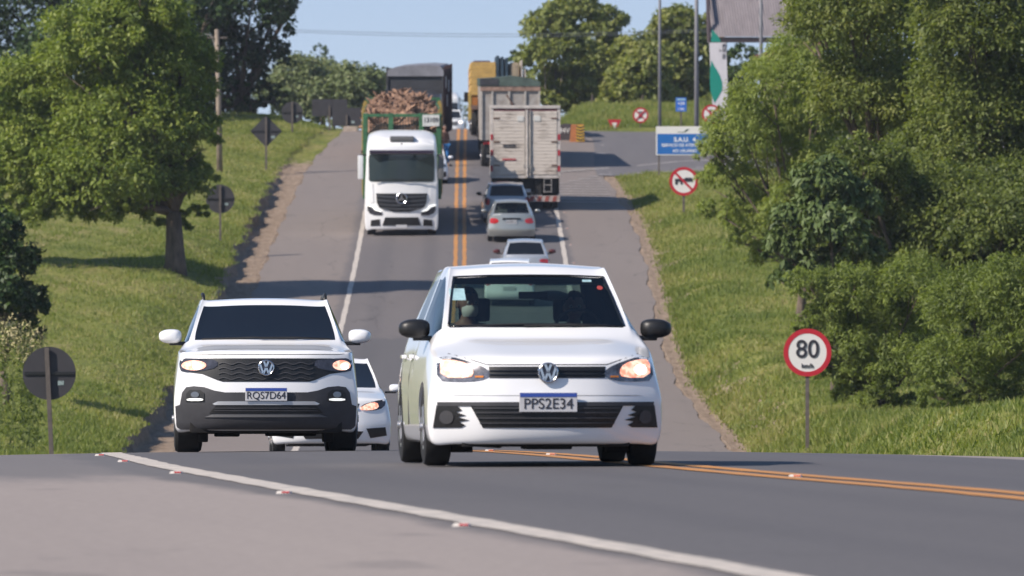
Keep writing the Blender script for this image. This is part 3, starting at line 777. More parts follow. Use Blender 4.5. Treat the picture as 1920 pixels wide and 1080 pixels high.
def shell(sts, front_dy=(-.04, -.05), rear_dy=(.03, .03), levels=3, arches=(), glass=(), crease_rows=()):
    """returns bmesh mesh data with material index per face: 0 paint, 1.. glass groups"""
    V = []; idx = {}
    def add(p): V.append(list(p)); return len(V) - 1
    n = len(sts)
    for i, s in enumerate(sts):
        for k, (x, z) in enumerate(s['p']):
            dy = 0
            if i == 0 and k in (5, 6, 7): dy = (front_dy[0], front_dy[1], front_dy[1] * .6)[k - 5]
            if i == n - 1 and k in (5, 6, 7): dy = (rear_dy[0], rear_dy[1], rear_dy[1] * .6)[k - 5]
            y = s['y'] + s['bow'] * (abs(x) / s['W']) ** 2.4 + dy
            if i == 0 and 8 <= k: y = s['y'] + s['bow'] * (abs(x) / s['W']) ** 2.4 + front_dy[1] * .4 + .02
            idx[(i, k, 1)] = add((x, y, z))
            idx[(i, k, -1)] = idx[(i, k, 1)] if k in (0, 11) else add((-x, y, z))
    cap = {}
    for i, dyr in ((0, front_dy), (n - 1, rear_dy)):
        s = sts[i]
        for r in (1, 2):
            xs, zs = s['p'][4 + r]; x0 = s['p'][4][0]
            for k in range(4):
                x = s['p'][k][0] * xs / x0
                if k == 3: x = max(x, xs * .84)
                y = s['y'] + s['bow'] * (abs(x) / s['W']) ** 2.4 + dyr[r - 1]
                cap[(i, r, k, 1)] = add((x, y, zs)); cap[(i, r, k, -1)] = cap[(i, r, k, 1)] if k == 0 else add((-x, y, zs))
    Fs = []; MI = []
    for i in range(n - 1):
        for k in range(11):
            g = 0
            for gi, fn in enumerate(glass):
                if fn(i, k): g = gi + 1
            for sgn in (1, -1):
                q = [idx[(i, k, sgn)], idx[(i, k + 1, sgn)], idx[(i + 1, k + 1, sgn)], idx[(i + 1, k, sgn)]]
                if sgn < 0: q = q[::-1]
                Fs.append(q); MI.append(g)
    def cv(i, r, k, s):
        if r == 0: return idx[(i, k, s)]
        if r == 3: return idx[(i, {0: 11, 1: 10, 2: 9, 3: 8, 4: 7}[k], s)]
        if k == 4: return idx[(i, 4 + r, s)]
        return cap[(i, r, k, s)]
    for i in (0, n - 1):
        for r in range(3):
            for k in range(4):
                for sgn in (1, -1):
                    q = [cv(i, r, k, sgn), cv(i, r + 1, k, sgn), cv(i, r + 1, k + 1, sgn), cv(i, r, k + 1, sgn)]
                    if sgn < 0: q = q[::-1]
                    if i == n - 1: q = q[::-1]
                    Fs.append(q); MI.append(0)
    T = np.array(V, float)
    me = bpy.data.meshes.new('cage'); me.from_pydata(V, [], Fs)
    for pz, mi in zip(me.polygons, MI): pz.material_index = mi
    for q in range(5): me.materials.append(None)
    o = bpy.data.objects.new('cage', me); col.objects.link(o)
    sub = o.modifiers.new('s', 'SUBSURF'); sub.levels = 2; sub.render_levels = 2
    C = T.copy()
    for it in range(5):
        ev = eval_mesh(o); E = np.empty(len(ev.vertices) * 3, dtype=np.float32); ev.vertices.foreach_get('co', E); E = E.reshape(-1, 3)[:len(V)]
        C += (T - E) * .75
        me.vertices.foreach_set('co', C.astype(np.float32).ravel()); me.update()
        bpy.data.meshes.remove(ev)
    sub.levels = levels
    cuts = []
    for (ya, za, ra, w, d) in arches:
        for sg in (1, -1):
            b = MB(); x0 = sg * (w - d); x1 = sg * (w + .3)
            b.cyl((min(x0, x1), ya, za), (max(x0, x1), ya, za), ra, n=40)
            c = b.build('cut', None); cuts.append(c)
            bo = o.modifiers.new('b', 'BOOLEAN'); bo.operation = 'DIFFERENCE'; bo.object = c; bo.solver = 'EXACT'
    out = eval_mesh(o, 'body')
    for c in cuts: bpy.data.objects.remove(c)
    bpy.data.objects.remove(o)
    return out

def split_shell(me, parent, names, mats, smooth_angle=38):
    """part one mesh into parts by material index"""
    res = []
    for gi, (nm, m) in enumerate(zip(names, mats)):
        b = bmesh.new(); b.from_mesh(me)
        kill = [f for f in b.faces if f.material_index != gi and not (gi == 0 and f.material_index >= len(names))]
        bmesh.ops.delete(b, geom=kill, context='FACES')
        if not b.faces: b.free(); res.append(None); continue
        if nm in ('side_window',):
            for sg in (1, -1):
                c = b.copy(); bmesh.ops.delete(c, geom=[f for f in c.faces if f.calc_center_median().x * sg < 0], context='FACES')
                m2 = bpy.data.meshes.new(nm); c.to_mesh(m2); c.free(); o = link_mesh(nm, m2, m, parent, True)
                for pz in m2.polygons: pz.material_index = 0
            b.free(); res.append(None); continue
        for f in b.faces: f.material_index = 0
        m2 = bpy.data.meshes.new(nm); b.to_mesh(m2); b.free()
        o = link_mesh(nm, m2, m, parent, True); m2.set_sharp_from_angle(angle=R(smooth_angle)); res.append(o)
    return res

def bvh_of(me):
    b = bmesh.new(); b.from_mesh(me); t = BVHTree.FromBMesh(b); b.free(); return t

def smooth_poly(poly, n=3):
    for _ in range(n):
        q = []
        for i in range(len(poly)):
            a = poly[i]; c = poly[(i + 1) % len(poly)]
            q += [(a[0] * .75 + c[0] * .25, a[1] * .75 + c[1] * .25), (a[0] * .25 + c[0] * .75, a[1] * .25 + c[1] * .75)]
        poly = q
    return poly

def patch2d(bvh, poly, off, name, m, parent, step=.04, front=True, rnd=0, skirt=.03, ymax=None, side=None):
    """a panel cut to the outline poly (x,z) and laid on the body, standing off by off, with a rim going back into it"""
    if rnd: poly = smooth_poly(poly, rnd)
    # resample edges
    P2 = []
    for i in range(len(poly)):
        a = Vector(poly[i]); c = Vector(poly[(i + 1) % len(poly)])
        k = max(1, int((c - a).length / step))
        for j in range(k): P2.append(a.lerp(c, j / k))
    xs = [p.x for p in P2]; zs = [p.y for p in P2]; nb = len(P2)
    inner = []
    x = min(xs) + step / 2
    while x < max(xs):
        z = min(zs) + step / 2
        while z < max(zs): inner.append(Vector((x + .0007 * math.sin(z * 91), z + .0005 * math.sin(x * 77)))); z += step
        x += step
    ed = [(i, (i + 1) % nb) for i in range(nb)]
    vo, eo, fo, *_ = delaunay_2d_cdt(P2 + inner, ed, [], 1, 1e-5)
    sg = 1 if front else -1
    pts = []
    for p in vo:
        if side is None:
            h = bvh.ray_cast(Vector((p.x, -9 * sg, p.y)), Vector((0, sg, 0)))
        else:
            h = bvh.ray_cast(Vector((9 * side, p.x, p.y)), Vector((-side, 0, 0)))
        if h[0] is None or (ymax is not None and sg * h[0].y > ymax):
            q = Vector((p.x, -2.5 * sg, p.y)) if side is None else Vector((side, p.x, p.y))
            h = bvh.find_nearest(q if ymax is None else Vector((p.x, ymax * sg, p.y)))
            if side is None: pts.append(Vector((p.x, h[0].y - off * sg, p.y)))
            else: pts.append(Vector((h[0].x + off * side, p.x, p.y)))
            continue
        if side is None: pts.append(Vector((p.x, h[0].y - off * sg, p.y)))
        else: pts.append(Vector((h[0].x + off * side, p.x, p.y)))
    b = bmesh.new(); vs = [b.verts.new(p) for p in pts]
    for f in fo:
        try: b.faces.new([vs[i] for i in f])
        except ValueError: pass
    bmesh.ops.delete(b, geom=[v for v in b.verts if not v.link_faces], context='VERTS')
    be = [e for e in b.edges if len(e.link_faces) == 1]
    r = bmesh.ops.extrude_edge_only(b, edges=be)
    dv = Vector((0, (skirt + off) * sg, 0)) if side is None else Vector((-side * (skirt + off), 0, 0))
    bmesh.ops.translate(b, vec=dv, verts=[v for v in r['geom'] if isinstance(v, bmesh.types.BMVert)])
    bmesh.ops.recalc_face_normals(b, faces=b.faces)
    me = bpy.data.meshes.new(name); b.to_mesh(me); b.free()
    o = link_mesh(name, me, m, parent, True); me.set_sharp_from_angle(angle=R(40))
    return o

def mirror(poly): return [(-x, z) for x, z in poly][::-1]
def rect(x0, x1, z0, z1): return [(x0, z0), (x1, z0), (x1, z1), (x0, z1)]
def oval(cx, cz, rx, rz, n=20): return [(cx + rx * math.cos(2 * math.pi * k / n), cz + rz * math.sin(2 * math.pi * k / n)) for k in range(n)]

def wheel(parent, x, y, r, w, double=False):
    for sx in (1, -1):
        b = MB(); prof = [(-w / 2 + .01, r * .64), (-w / 2, r * .78), (-w / 2 + .012, r * .95), (-w / 2 + .04, r), (w / 2 - .04, r), (w / 2 - .012, r * .95), (w / 2, r * .78), (w / 2 - .01, r * .64)]
        b.lathe_x(prof, sx * x, y, r, 40)
        t = b.build('wheel', rubber, parent, True, 30)
        b = MB(); o = sx * (w / 2 - .02)
        b.cyl((sx * x + o - sx * .02, y, r), (sx * x + o + sx * .012, y, r), r * .60, r * .58, 28)
        for k in range(5):
            a = 2 * math.pi * k / 5
            b.box(-.01, .02, -.03, .03, .0, r * .52, .006, Matrix.Translation((sx * x + o + sx * .012, y, r)) @ Matrix.Rotation(a, 4, 'X'))
        b.cyl((sx * x + o, y, r), (sx * x + o + sx * .04, y, r), r * .13, r * .10, 14)
        b.build('rim', rim_m, t, False, 30)
        if double:
            b = MB(); b.lathe_x(prof, sx * (x - w - .03), y, r, 32); b.build('wheel', rubber, parent, True, 30)

def plate(parent, x, y, z, txt, w=.40, h=.13, band=True, rz=0):
    b = MB(); b.box(x - w / 2, x + w / 2, y, y + .012, z - h / 2, z + h / 2, .004); p = b.build('number_plate', plate_w, parent)
    sg = -1
    if band:
        b = MB(); b.box(x - w / 2 + .004, x + w / 2 - .004, y - .003, y + .004, z + h / 2 - .032, z + h / 2 - .003); b.build('blue_band', plate_b, p)
        zt = z - .014
    else: zt = z
    if txt: text_mesh('plate_lettering', txt, h * .78, ink, p, (x, y - .003, zt), depth=.001, sx=.90 * (w / .40), bold=0.0)
    return p

def ring_emblem_vw(parent, y, z, r):
    e = MB()
    N = 28
    e.cyl((0, y, z), (0, y + .05, z), r, r, 28)
    o = e.build('emblem', mat('emblem_dark', (.05, .055, .08), .25), parent, False, 30)
    b = MB()
    pts = [(r * .90 * math.cos(2 * math.pi * k / N), y - .008, z + r * .90 * math.sin(2 * math.pi * k / N)) for k in range(N + 1)]
    b.tube(pts, r * .11, 6)
    def bar(p0, p1, w=.11):
        a = Vector((p0[0] * r, 0, p0[1] * r)); c = Vector((p1[0] * r, 0, p1[1] * r)); d = (c - a).normalized(); n = Vector((-d.z, 0, d.x)) * w * r
        pp = [(a + n), (a - n), (c - n), (c + n)]
        b.prism([(q.x, q.z + z) for q in pp], y - .014, y)
    bar((-.30, .84), (0, .10)); bar((.30, .84), (0, .10))
    bar((-.74, .50), (-.34, -.76)); bar((.74, .50), (.34, -.76)); bar((-.34, -.76), (-.04, -.04)); bar((.34, -.76), (.04, -.04))
    b.build('emblem_letters', chrome, o)
    return o

def door_mirror(parent, x, y, z, w, h, m, arm=True, name='mirror', glassm=None):
    for sx in (1, -1):
        b = MB()
        vs0 = len(b.b.verts)
        b.ball((0, 0, 0), 1, w / 2, .09, h / 2, 20, 12)
        for v in b.b.verts:
            c = v.co                                         # squarer, flat bottom, narrower outer end
            k = 1 - .22 * max(0, sx * c.x / (w / 2))
            c.z = math.copysign(abs(c.z / (h / 2)) ** .60, c.z) * h / 2 * k; c.x = math.copysign(abs(c.x / (w / 2)) ** .68, c.x) * w / 2
        bmesh.ops.translate(b.b, vec=(sx * x, y, z), verts=b.b.verts)
        o = b.build(name, m, parent, True)
        b = MB(); b.box(sx * (x - w * .38) - w * .42 * (1), sx * (x - w * .38) + w * .42, y - .02, y + .05, z - h * .62, z - h * .36, .012)
        b.build('mirror_foot', black_plastic, o)

def seats(parent, y, dark):
    b = MB()
    for sx in (-.36, .36):
        b.box(sx - .25, sx + .25, y, y + .5, .35, .52, .05); b.box(sx - .24, sx + .24, y + .42, y + .55, .5, 1.06, .05); b.box(sx - .12, sx + .12, y + .46, y + .54, 1.08, 1.26, .04)
    b.box(-.62, .62, y + 1.35, y + 1.5, .45, 1.0, .05); b.box(-.62, .62, y + .95, y + 1.4, .35, .5, .05)
    b.build('seats', dark, parent)

# ------------------------------------------------------------------ generic saloon / hatch outline
def car_stations(L, W, zh, zhb, yc, xcw, yh, xh, H, yrh, yrb, zd, zt, belt=.93, sill=.20, nose_bow=.26, zlip=.74, xr=None, xrw=None):
    """L half length; zh hood front height; zhb cowl height; yc cowl y; xcw half windscreen base; yh header y; xh half header;
    H roof; yrh rear header; yrb base of rear window; zd deck at window base; zt tail top"""
    xr = xr or xh; xrw = xrw or xcw
    s = []
    sd = lambda b, k=1.0: [(W * .915 * k, b), (W * .985 * k, .66), (W * k, .45), (W * .97 * k, sill)]
    s.append(station(-L, (zh, W * .52, zh - .005, W * .80, zh - .015), [(W * .90, zh - .045), (W * .955, .58), (W * .985, .42), (W * .96, sill + .03)], nose_bow))
    s.append(station(-L + .22, (zh + .07, W * .56, zh + .065, W * .83, zh + .035), [(W * .93, zh + .0), (W * .985, .60), (W, .44), (W * .97, sill)], nose_bow * .45))
    ym = (-L + .22 + yc) / 2
    s.append(station(ym, ((zh + .07 + zhb) / 2 + .02, W * .60, (zh + .07 + zhb) / 2 + .01, W * .85, (zh + zhb) / 2), [(W * .93, (zh + zhb) / 2 - .05), (W * .99, .64), (W, .45), (W * .97, sill)], .05))
    s.append(station(yc, (zhb, xcw, zhb - .005, xcw + .045, zhb - .015), sd(belt - .02), .0)); s[-1]['y'] = yc - .12; s[-1]['bow'] = .14
    s.append(station(yh, (H - .075, xh, H - .095, xh + .045, H - .115), sd(belt), .06))
    s.append(station(yh + .18, (H - .015, xh - .01, H - .045, xh + .05, H - .10), sd(belt), .0))
    yb = (yh + yrh) / 2
    s.append(station(yb - .04, (H, xh - .01, H - .03, xh + .055, H - .085), sd(belt + .005), 0))
    s.append(station(yb + .05, (H, xh - .01, H - .03, xh + .055, H - .085), sd(belt + .005), 0))
    s.append(station(yrh - .12, (H - .02, xr - .01, H - .05, xr + .05, H - .105), sd(belt + .02), 0))
    s.append(station(yrh, (H - .05, xr - .02, H - .075, xr + .045, H - .125), sd(belt + .02, .99), 0))
    s.append(station(yrb, (zd, xrw - .02, zd - .005, xrw + .05, zd - .02), [(W * .90, belt), (W * .96, .68), (W * .98, .46), (W * .95, sill + .03)], 0))
    return s

def std_glass(n_front=3):
    ws = lambda i, k: i == n_front and k in (0, 1)
    sw = lambda i, k: k == 3 and i in (n_front, n_front + 1, n_front + 2, n_front + 4)
    rw = lambda i, k: i == n_front + 6 and k in (0, 1)
    return (ws, sw, rw)
# ------------------------------------------------------------------ 1. white hatchback (nearest car)
def rig(name, label, cat, px, D, yaw, group=None, z=None, pitch=True):
    x = PX(px, D); yy = D
    g = float(zc(D)) - .0022 * float(min((x - xc(D)) ** 2, 49)) if z is None else z
    rx = 0
    if pitch: rx = math.atan((float(zc(D + 2)) - float(zc(D - .5))) / 2.5)
    return thing(name, label, cat, (x, yy, g), yaw, group, rx)

def hatchback():
    # local frame: nose at y = 0 side -1.95, origin between the axles on the ground
    Dn = 62.6 + 1.95
    root = rig('white_hatchback', 'white hatchback in front with lit headlamps and black mirrors, two people inside', 'car', 1027, Dn, R(4.5), 'cars coming towards the viewer')
    root.location.x = PX(1027, 62.6) - math.sin(R(4.5)) * 1.95
    root.location.z = PZ(876, 63.6)
    root.rotation_euler = (math.atan(-.0145), 0, R(4.5))
    W = .872
    s = []
    s.append(station(-1.93, (.765, .46, .762, .70, .752), [(.775, .735), (.830, .59), (.858, .42), (.835, .205)], .27))
    s.append(station(-1.72, (.845, .49, .838, .725, .808), [(.805, .765), (.850, .60), (.870, .42), (.845, .19)], .12))
    s.append(station(-1.30, (.935, .53, .925, .755, .875), [(.825, .825), (.862, .62), (.872, .42), (.845, .19)], .03))
    s.append(station(-1.06, (1.025, .662, 1.02, .705, 1.005), [(.800, .925), (.866, .64), (.872, .42), (.845, .19)], .13))
    s.append(station(-.22, (1.430, .570, 1.412, .618, 1.390), [(.795, .965), (.868, .66), (.872, .42), (.845, .19)], .07))
    s.append(station(-.02, (1.492, .555, 1.468, .625, 1.402), [(.795, .967), (.868, .66), (.872, .42), (.845, .19)], .03))
    s.append(station(.26, (1.520, .555, 1.490, .632, 1.408), [(.795, .97), (.868, .66), (.872, .42), (.845, .19)], 0))
    s.append(station(.36, (1.520, .555, 1.490, .632, 1.408), [(.795, .97), (.868, .66), (.872, .42), (.845, .19)], 0))
    s.append(station(1.12, (1.500, .545, 1.470, .622, 1.392), [(.79, .985), (.865, .67), (.87, .42), (.845, .19)], 0))
    s.append(station(1.48, (1.455, .535, 1.43, .60, 1.36), [(.78, 1.0), (.86, .68), (.865, .42), (.84, .19)], 0))
    s.append(station(1.80, (1.03, .585, 1.02, .64, 1.0), [(.745, .95), (.84, .70), (.85, .44), (.825, .21)], -.05))
    s.append(station(1.90, (.90, .55, .895, .62, .88), [(.72, .85), (.82, .66), (.835, .44), (.80, .23)], -.10))
    sh = shell(s, (-.045, -.06), (.03, .05), 3, [(-1.13, .29, .335, .87, .26), (1.33, .29, .335, .87, .26)], std_glass())
    gl = glass_clear('hatchback_glass', (.60, .72, .67))
    split_shell(sh, root, ['body', 'windscreen', 'side_window', 'rear_window'], [white_paint, gl, glass_clear('side_tint', (.30, .34, .33)), glass_clear('rear_tint', (.42, .56, .50))])
    B = bvh_of(sh)
    pp = lambda poly, off, nm, m, par=root, **k: patch2d(B, poly, off, nm, m, par, **k)
    # headlights
    hl = [(.795, .80), (.70, .812), (.56, .772), (.44, .722), (.412, .665), (.50, .628), (.66, .622), (.80, .632)]
    for sg in (1, -1):
        q = hl if sg > 0 else mirror(hl)
        h = pp(q, .006, 'headlight', lamp_house, step=.03, rnd=1)
        rq = [(.775, .785), (.70, .790), (.575, .758), (.535, .70), (.56, .652), (.775, .655)]
        pp([(sg * x, z) for x, z in (rq if sg > 0 else rq[::-1])], .012, 'lit_reflector', lit, h, step=.02, rnd=1)
        pp(oval(sg * (.60 if sg < 0 else .70), .712, .048, .040), .018, 'bulb', lit_core, h, step=.02)
        pp(rect(sg * .50 - .03, sg * .50 + .03, .655, .668), .014, 'indicator', amber_lens, h, step=.02)
        rim_ = [(.81, .815), (.70, .826), (.55, .785), (.43, .732)]
    # grille band
    g = pp([(-.43, .735), (.43, .735), (.425, .65), (-.425, .65)], .004, 'grille', black_plastic, step=.04)
    for z in (.672, .700):
        pp(rect(-.425, .425, z, z + .008), .012, 'grille_bar', satin_black, g, step=.05)
    ring_emblem_vw(root, B.ray_cast(Vector((0, -9, .69)), Vector((0, 1, 0)))[0].y - .03, .69, .076)
    # bonnet shut line
    ln = mat('panel_gap', (.02, .02, .02), .9)
    pp([(-.78, .8), (-.70, .835), (-.44, .752), (.44, .752), (.70, .835), (.78, .8), (.70, .829), (.44, .745), (-.44, .745), (-.70, .829)], .0015, 'bonnet_gap', ln, step=.05, skirt=.002)
    # bumper openings
    li = [(-.565, .45), (.565, .45), (.475, .285), (-.475, .285)]
    g = pp(li, .006, 'lower_intake', black_plastic, step=.04)
    for z in (.315, .352, .392, .425):
        pp(rect(-.49 - (z - .3) * .4, .49 + (z - .3) * .4, z, z + .010), .016, 'intake_slat', grey_plastic, g, step=.06)
    pp([(-.80, .475), (.80, .475), (.80, .446), (-.80, .446)], .010, 'bumper_strip', grey_plastic, step=.05)
    fg = [(.805, .45), (.66, .45), (.625, .415), (.665, .400), (.60, .378), (.655, .365), (.575, .342), (.645, .330), (.60, .305), (.63, .287), (.83, .285)]
    for sg in (1, -1):
        q = fg if sg > 0 else mirror(fg)
        h = pp(q, .008, 'fog_lamp_recess', black_plastic, step=.03)
        pp(oval(sg * .735, .362, .050, .050), .016, 'fog_lamp', mat('dark_lens', (.06, .06, .065), .2), h, step=.02)
    pp([(-.66, .525), (.66, .525), (.72, .519), (-.72, .519)], .0015, 'bumper_crease', mat('white_shadow_gap', (.30, .30, .31), .6), step=.05, skirt=.002)
    # chin under the bumper
    b = MB(); b.box(-.62, .62, -1.80, 1.6, .145, .26, .02); b.box(-.70, -.50, -1.25, -1.0, .10, .3); b.box(.5, .7, -1.25, -1.0, .1, .3); b.cyl((-.3, -1.2, .16), (-.3, 1.8, .15), .03)
    b.box(-.15, .2, -1.75, -1.3, .125, .2, .02); b.box(.25, .4, 1.2, 1.7, .13, .2, .02)
    b.build('underbody', under_m, root)
    for sy in (-1.13, 1.33): wheel(root, .765 if sy < 0 else .77, sy, .29, .205)
    door_mirror(root, .905, -.83, 1.02, .235, .145, black_plastic)
    yp = B.ray_cast(Vector((0, -9, .5)), Vector((0, 1, 0)))[0].y
    plate(root, 0, yp - .03, .473, 'PPS2E34', .425, .142)
    # door handles and side lines
    for sg in (1, -1):
        for y in (.12, .95):
            b = MB(); b.box(sg * .862 - .02, sg * .862 + .02, y, y + .17, .80, .83, .01); b.build('door_handle', white_paint, root)
        for y in (.31, 1.22):
            b = MB(); b.tube([(sg * .872, y, .30), (sg * .873, y, .45), (sg * .870, y, .66), (sg * .835, y, .84)], .004, 4); b.build('door_gap', ln, root)
    # windscreen seal, wipers, mirror, stickers
    cab = MB()
    cab.tube([(-.60, -.97, 1.035), (-.1, -1.03, 1.05), (.35, -1.0, 1.045)], .010, 5); cab.tube([(-.1, -1.06, 1.045), (.25, -1.05, 1.05), (.6, -.97, 1.035)], .010, 5)
    cab.build('wiper', black_plastic, root)
    def on_glass(x, z, off=-.004):
        h = B.ray_cast(Vector((x, -9, z)), Vector((0, 1, 0)))[0]; return h.y + off
    seal = MB()
    edge = [(-.655, 1.035), (-.61, 1.24), (-.565, 1.410), (-.3, 1.420), (0, 1.422), (.3, 1.420), (.565, 1.410), (.61, 1.24), (.655, 1.035), (.3, 1.03), (0, 1.03), (-.3, 1.03), (-.655, 1.035)]
    pts = []
    for a, c in zip(edge[:-1], edge[1:]):
        for k in range(6):
            x = a[0] + (c[0] - a[0]) * k / 6; z = a[1] + (c[1] - a[1]) * k / 6; pts.append((x, on_glass(x, z, .004), z))
    pts.append(pts[0]); seal.tube(pts, .012, 6); seal.build('windscreen_seal', satin_black, root, True)
    pp(rect(-.615, -.50, 1.235, 1.325), .004, 'sticker', mat('pale_blue_sticker', (.38, .58, .62), .5, var=.3, scale=18), step=.04, skirt=.002)
    pp(rect(.40, .47, 1.375, 1.392), .004, 'sticker', mat('pale_blue_sticker'), step=.04, skirt=.002)
    pp(oval(.525, 1.33, .022, .016), .004, 'sticker', mat('red_sticker', (.35, .05, .04), .5), step=.02, skirt=.002)
    trim = mat('interior_trim', (.018, .02, .022), .8)
    b = MB(); b.box(-.66, .66, -.95, -.45, .80, 1.0, .05); b.box(-.09, .13, -.42, -.38, 1.245, 1.30, .01); b.build('dashboard', trim, root)
    b = MB(); b.ball((.16, -.39, 1.27), .05, 2.6, .3, .8); b.build('rear_view_mirror', mat('mirror_back', (.10, .11, .11), .4), root, True)
    b = MB(); pts = [(.37 + .18 * math.cos(t), -.30 + .05 * math.sin(t), 1.0 + .17 * math.sin(t)) for t in [2 * math.pi * k / 20 for k in range(21)]]; b.tube(pts, .014, 6); b.build('steering_wheel', trim, root)
    seats(root, -.05, mat('seat_fabric', (.035, .037, .040), .9))
    b = MB(); b.box(-.60, .60, -.12, .0, 1.36, 1.42, .02); b.build('sun_visor', mat('headliner', (.14, .14, .14), .9), root)
    return root
hatch = hatchback()

# ------------------------------------------------------------------ 2. white compact SUV
def suv():
    Dn = 84.7; L = 2.1
    root = rig('white_suv', 'white compact SUV with black roof rails, grey lower cladding and lit headlamps', 'car', 499, Dn + L, R(2.2), 'cars coming towards the viewer')
    root.location.x = PX(499, Dn) - math.sin(R(2.2)) * L
    root.location.z = PZ(853, Dn + .9)
    root.rotation_euler.x = -.024; root.scale.x = 1.025
    W = .895
    s = []
    s.append(station(-2.06, (.965, .52, .962, .76, .950), [(.815, .925), (.870, .66), (.885, .45), (.86, .275)], .25))
    s.append(station(-1.85, (1.02, .54, 1.015, .78, .985), [(.840, .95), (.885, .66), (.895, .46), (.87, .22)], .10))
    s.append(station(-1.40, (1.08, .58, 1.07, .80, 1.02), [(.855, .98), (.89, .70), (.895, .46), (.87, .22)], .03))
    s.append(station(-1.12, (1.125, .70, 1.12, .745, 1.105), [(.835, 1.03), (.89, .72), (.895, .46), (.87, .22)], .13))
    s.append(station(-.36, (1.497, .60, 1.482, .645, 1.465), [(.825, 1.06), (.89, .74), (.895, .46), (.87, .22)], .07))
    s.append(station(-.16, (1.545, .585, 1.525, .655, 1.475), [(.825, 1.06), (.89, .74), (.895, .46), (.87, .22)], .03))
    for y in (.25, .36): s.append(station(y, (1.568, .585, 1.545, .66, 1.485), [(.825, 1.065), (.89, .74), (.895, .46), (.87, .22)], 0))
    s.append(station(1.2, (1.56, .575, 1.535, .65, 1.47), [(.82, 1.08), (.89, .75), (.895, .46), (.87, .22)], 0))
    s.append(station(1.72, (1.51, .56, 1.49, .62, 1.43), [(.81, 1.1), (.88, .75), (.885, .46), (.86, .22)], 0))
    s.append(station(2.02, (1.10, .62, 1.09, .67, 1.07), [(.77, 1.02), (.86, .76), (.87, .48), (.85, .25)], -.05))
    sh = shell(s, (-.05, -.05), (.03, .04), 3, [(-1.27, .335, .385, .895, .27), (1.36, .335, .385, .895, .27)], std_glass())
    split_shell(sh, root, ['body', 'windscreen', 'side_window', 'rear_window'], [white_paint, dark_glass, dark_glass, dark_glass])
    B = bvh_of(sh)
    pp = lambda poly, off, nm, m, par=root, **k: patch2d(B, poly, off, nm, m, par, **k)
    gp = [(-.62, .930), (.62, .930), (.80, .925), (.80, .80), (.62, .775), (.47, .712), (.42, .697), (-.42, .697), (-.47, .712), (-.62, .775), (-.80, .80), (-.80, .925)]
    g = pp(gp, .004, 'grille', black_plastic, step=.04)
    for z in (.735, .785, .835, .885):          # wavy rows of the grille mesh
        wv = [(x, z + .010 * math.sin(x * 42)) for x in np.linspace(-.46, .46, 47)]
        pp(wv + [(x, zz - .010) for x, zz in wv[::-1]], .014, 'grille_bar', grey_plastic, g, step=.06)
    hl = [(.83, .935), (.62, .928), (.47, .915), (.47, .84), (.62, .805), (.82, .79), (.845, .86)]
    for sg in (1, -1):
        q = hl if sg > 0 else mirror(hl)
        h = pp(q, .010, 'headlight', mat('smoked_lamp', (.10, .10, .12), .15, metal=.4, var=.6, scale=12), step=.03, rnd=1)
        cx, rx_ = (.735, .088) if sg > 0 else (.70, .12)
        pp(oval(sg * cx, .862, rx_, .050), .018, 'lit_reflector', lit, h, step=.02)
        pp(oval(sg * cx + .03, .852, .04, .035), .024, 'bulb', lit_core, h, step=.02)
    ring_emblem_vw(root, B.ray_cast(Vector((0, -9, .84)), Vector((0, 1, 0)))[0].y - .035, .835, .080)
    # lower dark cladding with the two fog lamp arches
    half = [(0, .592), (.40, .592), (.50, .610), (.60, .645), (.70, .655), (.775, .645), (.815, .59), (.835, .47), (.880, .455), (.868, .222), (.0, .222)]
    cl = half + [(-x, z) for x, z in half[::-1][1:-1]]
    pp(cl, .012, 'lower_cladding', grey_plastic, step=.045)
    for sg in (1, -1):
        h = pp([(sg * x, z) for x, z in ([(.60, .50), (.60, .585), (.64, .618), (.74, .618), (.775, .58), (.775, .50)] if sg > 0 else [(.60, .50), (.60, .585), (.64, .618), (.74, .618), (.775, .58), (.775, .50)][::-1])], .020, 'fog_lamp_recess', black_plastic, step=.03)
        pp(oval(sg * .69, .570, .040, .030), .028, 'fog_lamp', mat('fog_glass', (.25, .25, .26), .2, metal=.7), h, step=.02)
        pp(smooth_poly(rect(sg * .69 - .078, sg * .69 + .078, .508, .533), 1), .030, 'running_lamp', mat('running_lamp', (.9, .9, .85), .3, emit=(1, 1, .95), estr=.55), h, step=.02)
    pp([(-.52, .478), (-.47, .502), (.47, .502), (.52, .478), (.50, .466), (-.50, .466)], .026, 'chrome_strip', satin_silver, step=.04)
    g = pp([(-.49, .455), (.49, .455), (.55, .385), (-.55, .385)], .018, 'lower_intake', black_plastic, step=.04)
    for z in (.405, .43): pp(rect(-.50, .50, z, z + .008), .026, 'intake_slat', grey_plastic, g, step=.06)
    pp([(-.52, .372), (.52, .372), (.60, .345), (-.60, .345)], .024, 'skid_strip', mat('grey_strip', (.12, .12, .125), .5), step=.05)
    b = MB(); b.box(-.74, .74, -1.93, 1.7, .19, .40, .03); b.box(-.66, -.56, -1.6, -.8, .10, .4, .02); b.box(.56, .66, -1.6, -.8, .10, .4, .02); b.box(-.50, -.25, -1.3, -.9, .155, .25, .02); b.box(.0, .5, -1.2, -.8, .16, .25, .02); b.cyl((-.6, -1.27, .26), (.6, -1.27, .24), .035); b.cyl((-.6, 1.36, .3), (.6, 1.36, .3), .05); b.box(.2, .5, 1.4, 1.8, .19, .3)
    b.build('underbody', under_m, root)
    for sy in (-1.27, 1.36): wheel(root, .755, sy, .335, .275)
    door_mirror(root, .93, -.93, 1.165, .225, .145, white_paint)
    yp = B.ray_cast(Vector((0, -9, .6)), Vector((0, 1, 0)))[0].y
    plate(root, 0, yp - .045, .572, 'RQS7D64', .405, .13)
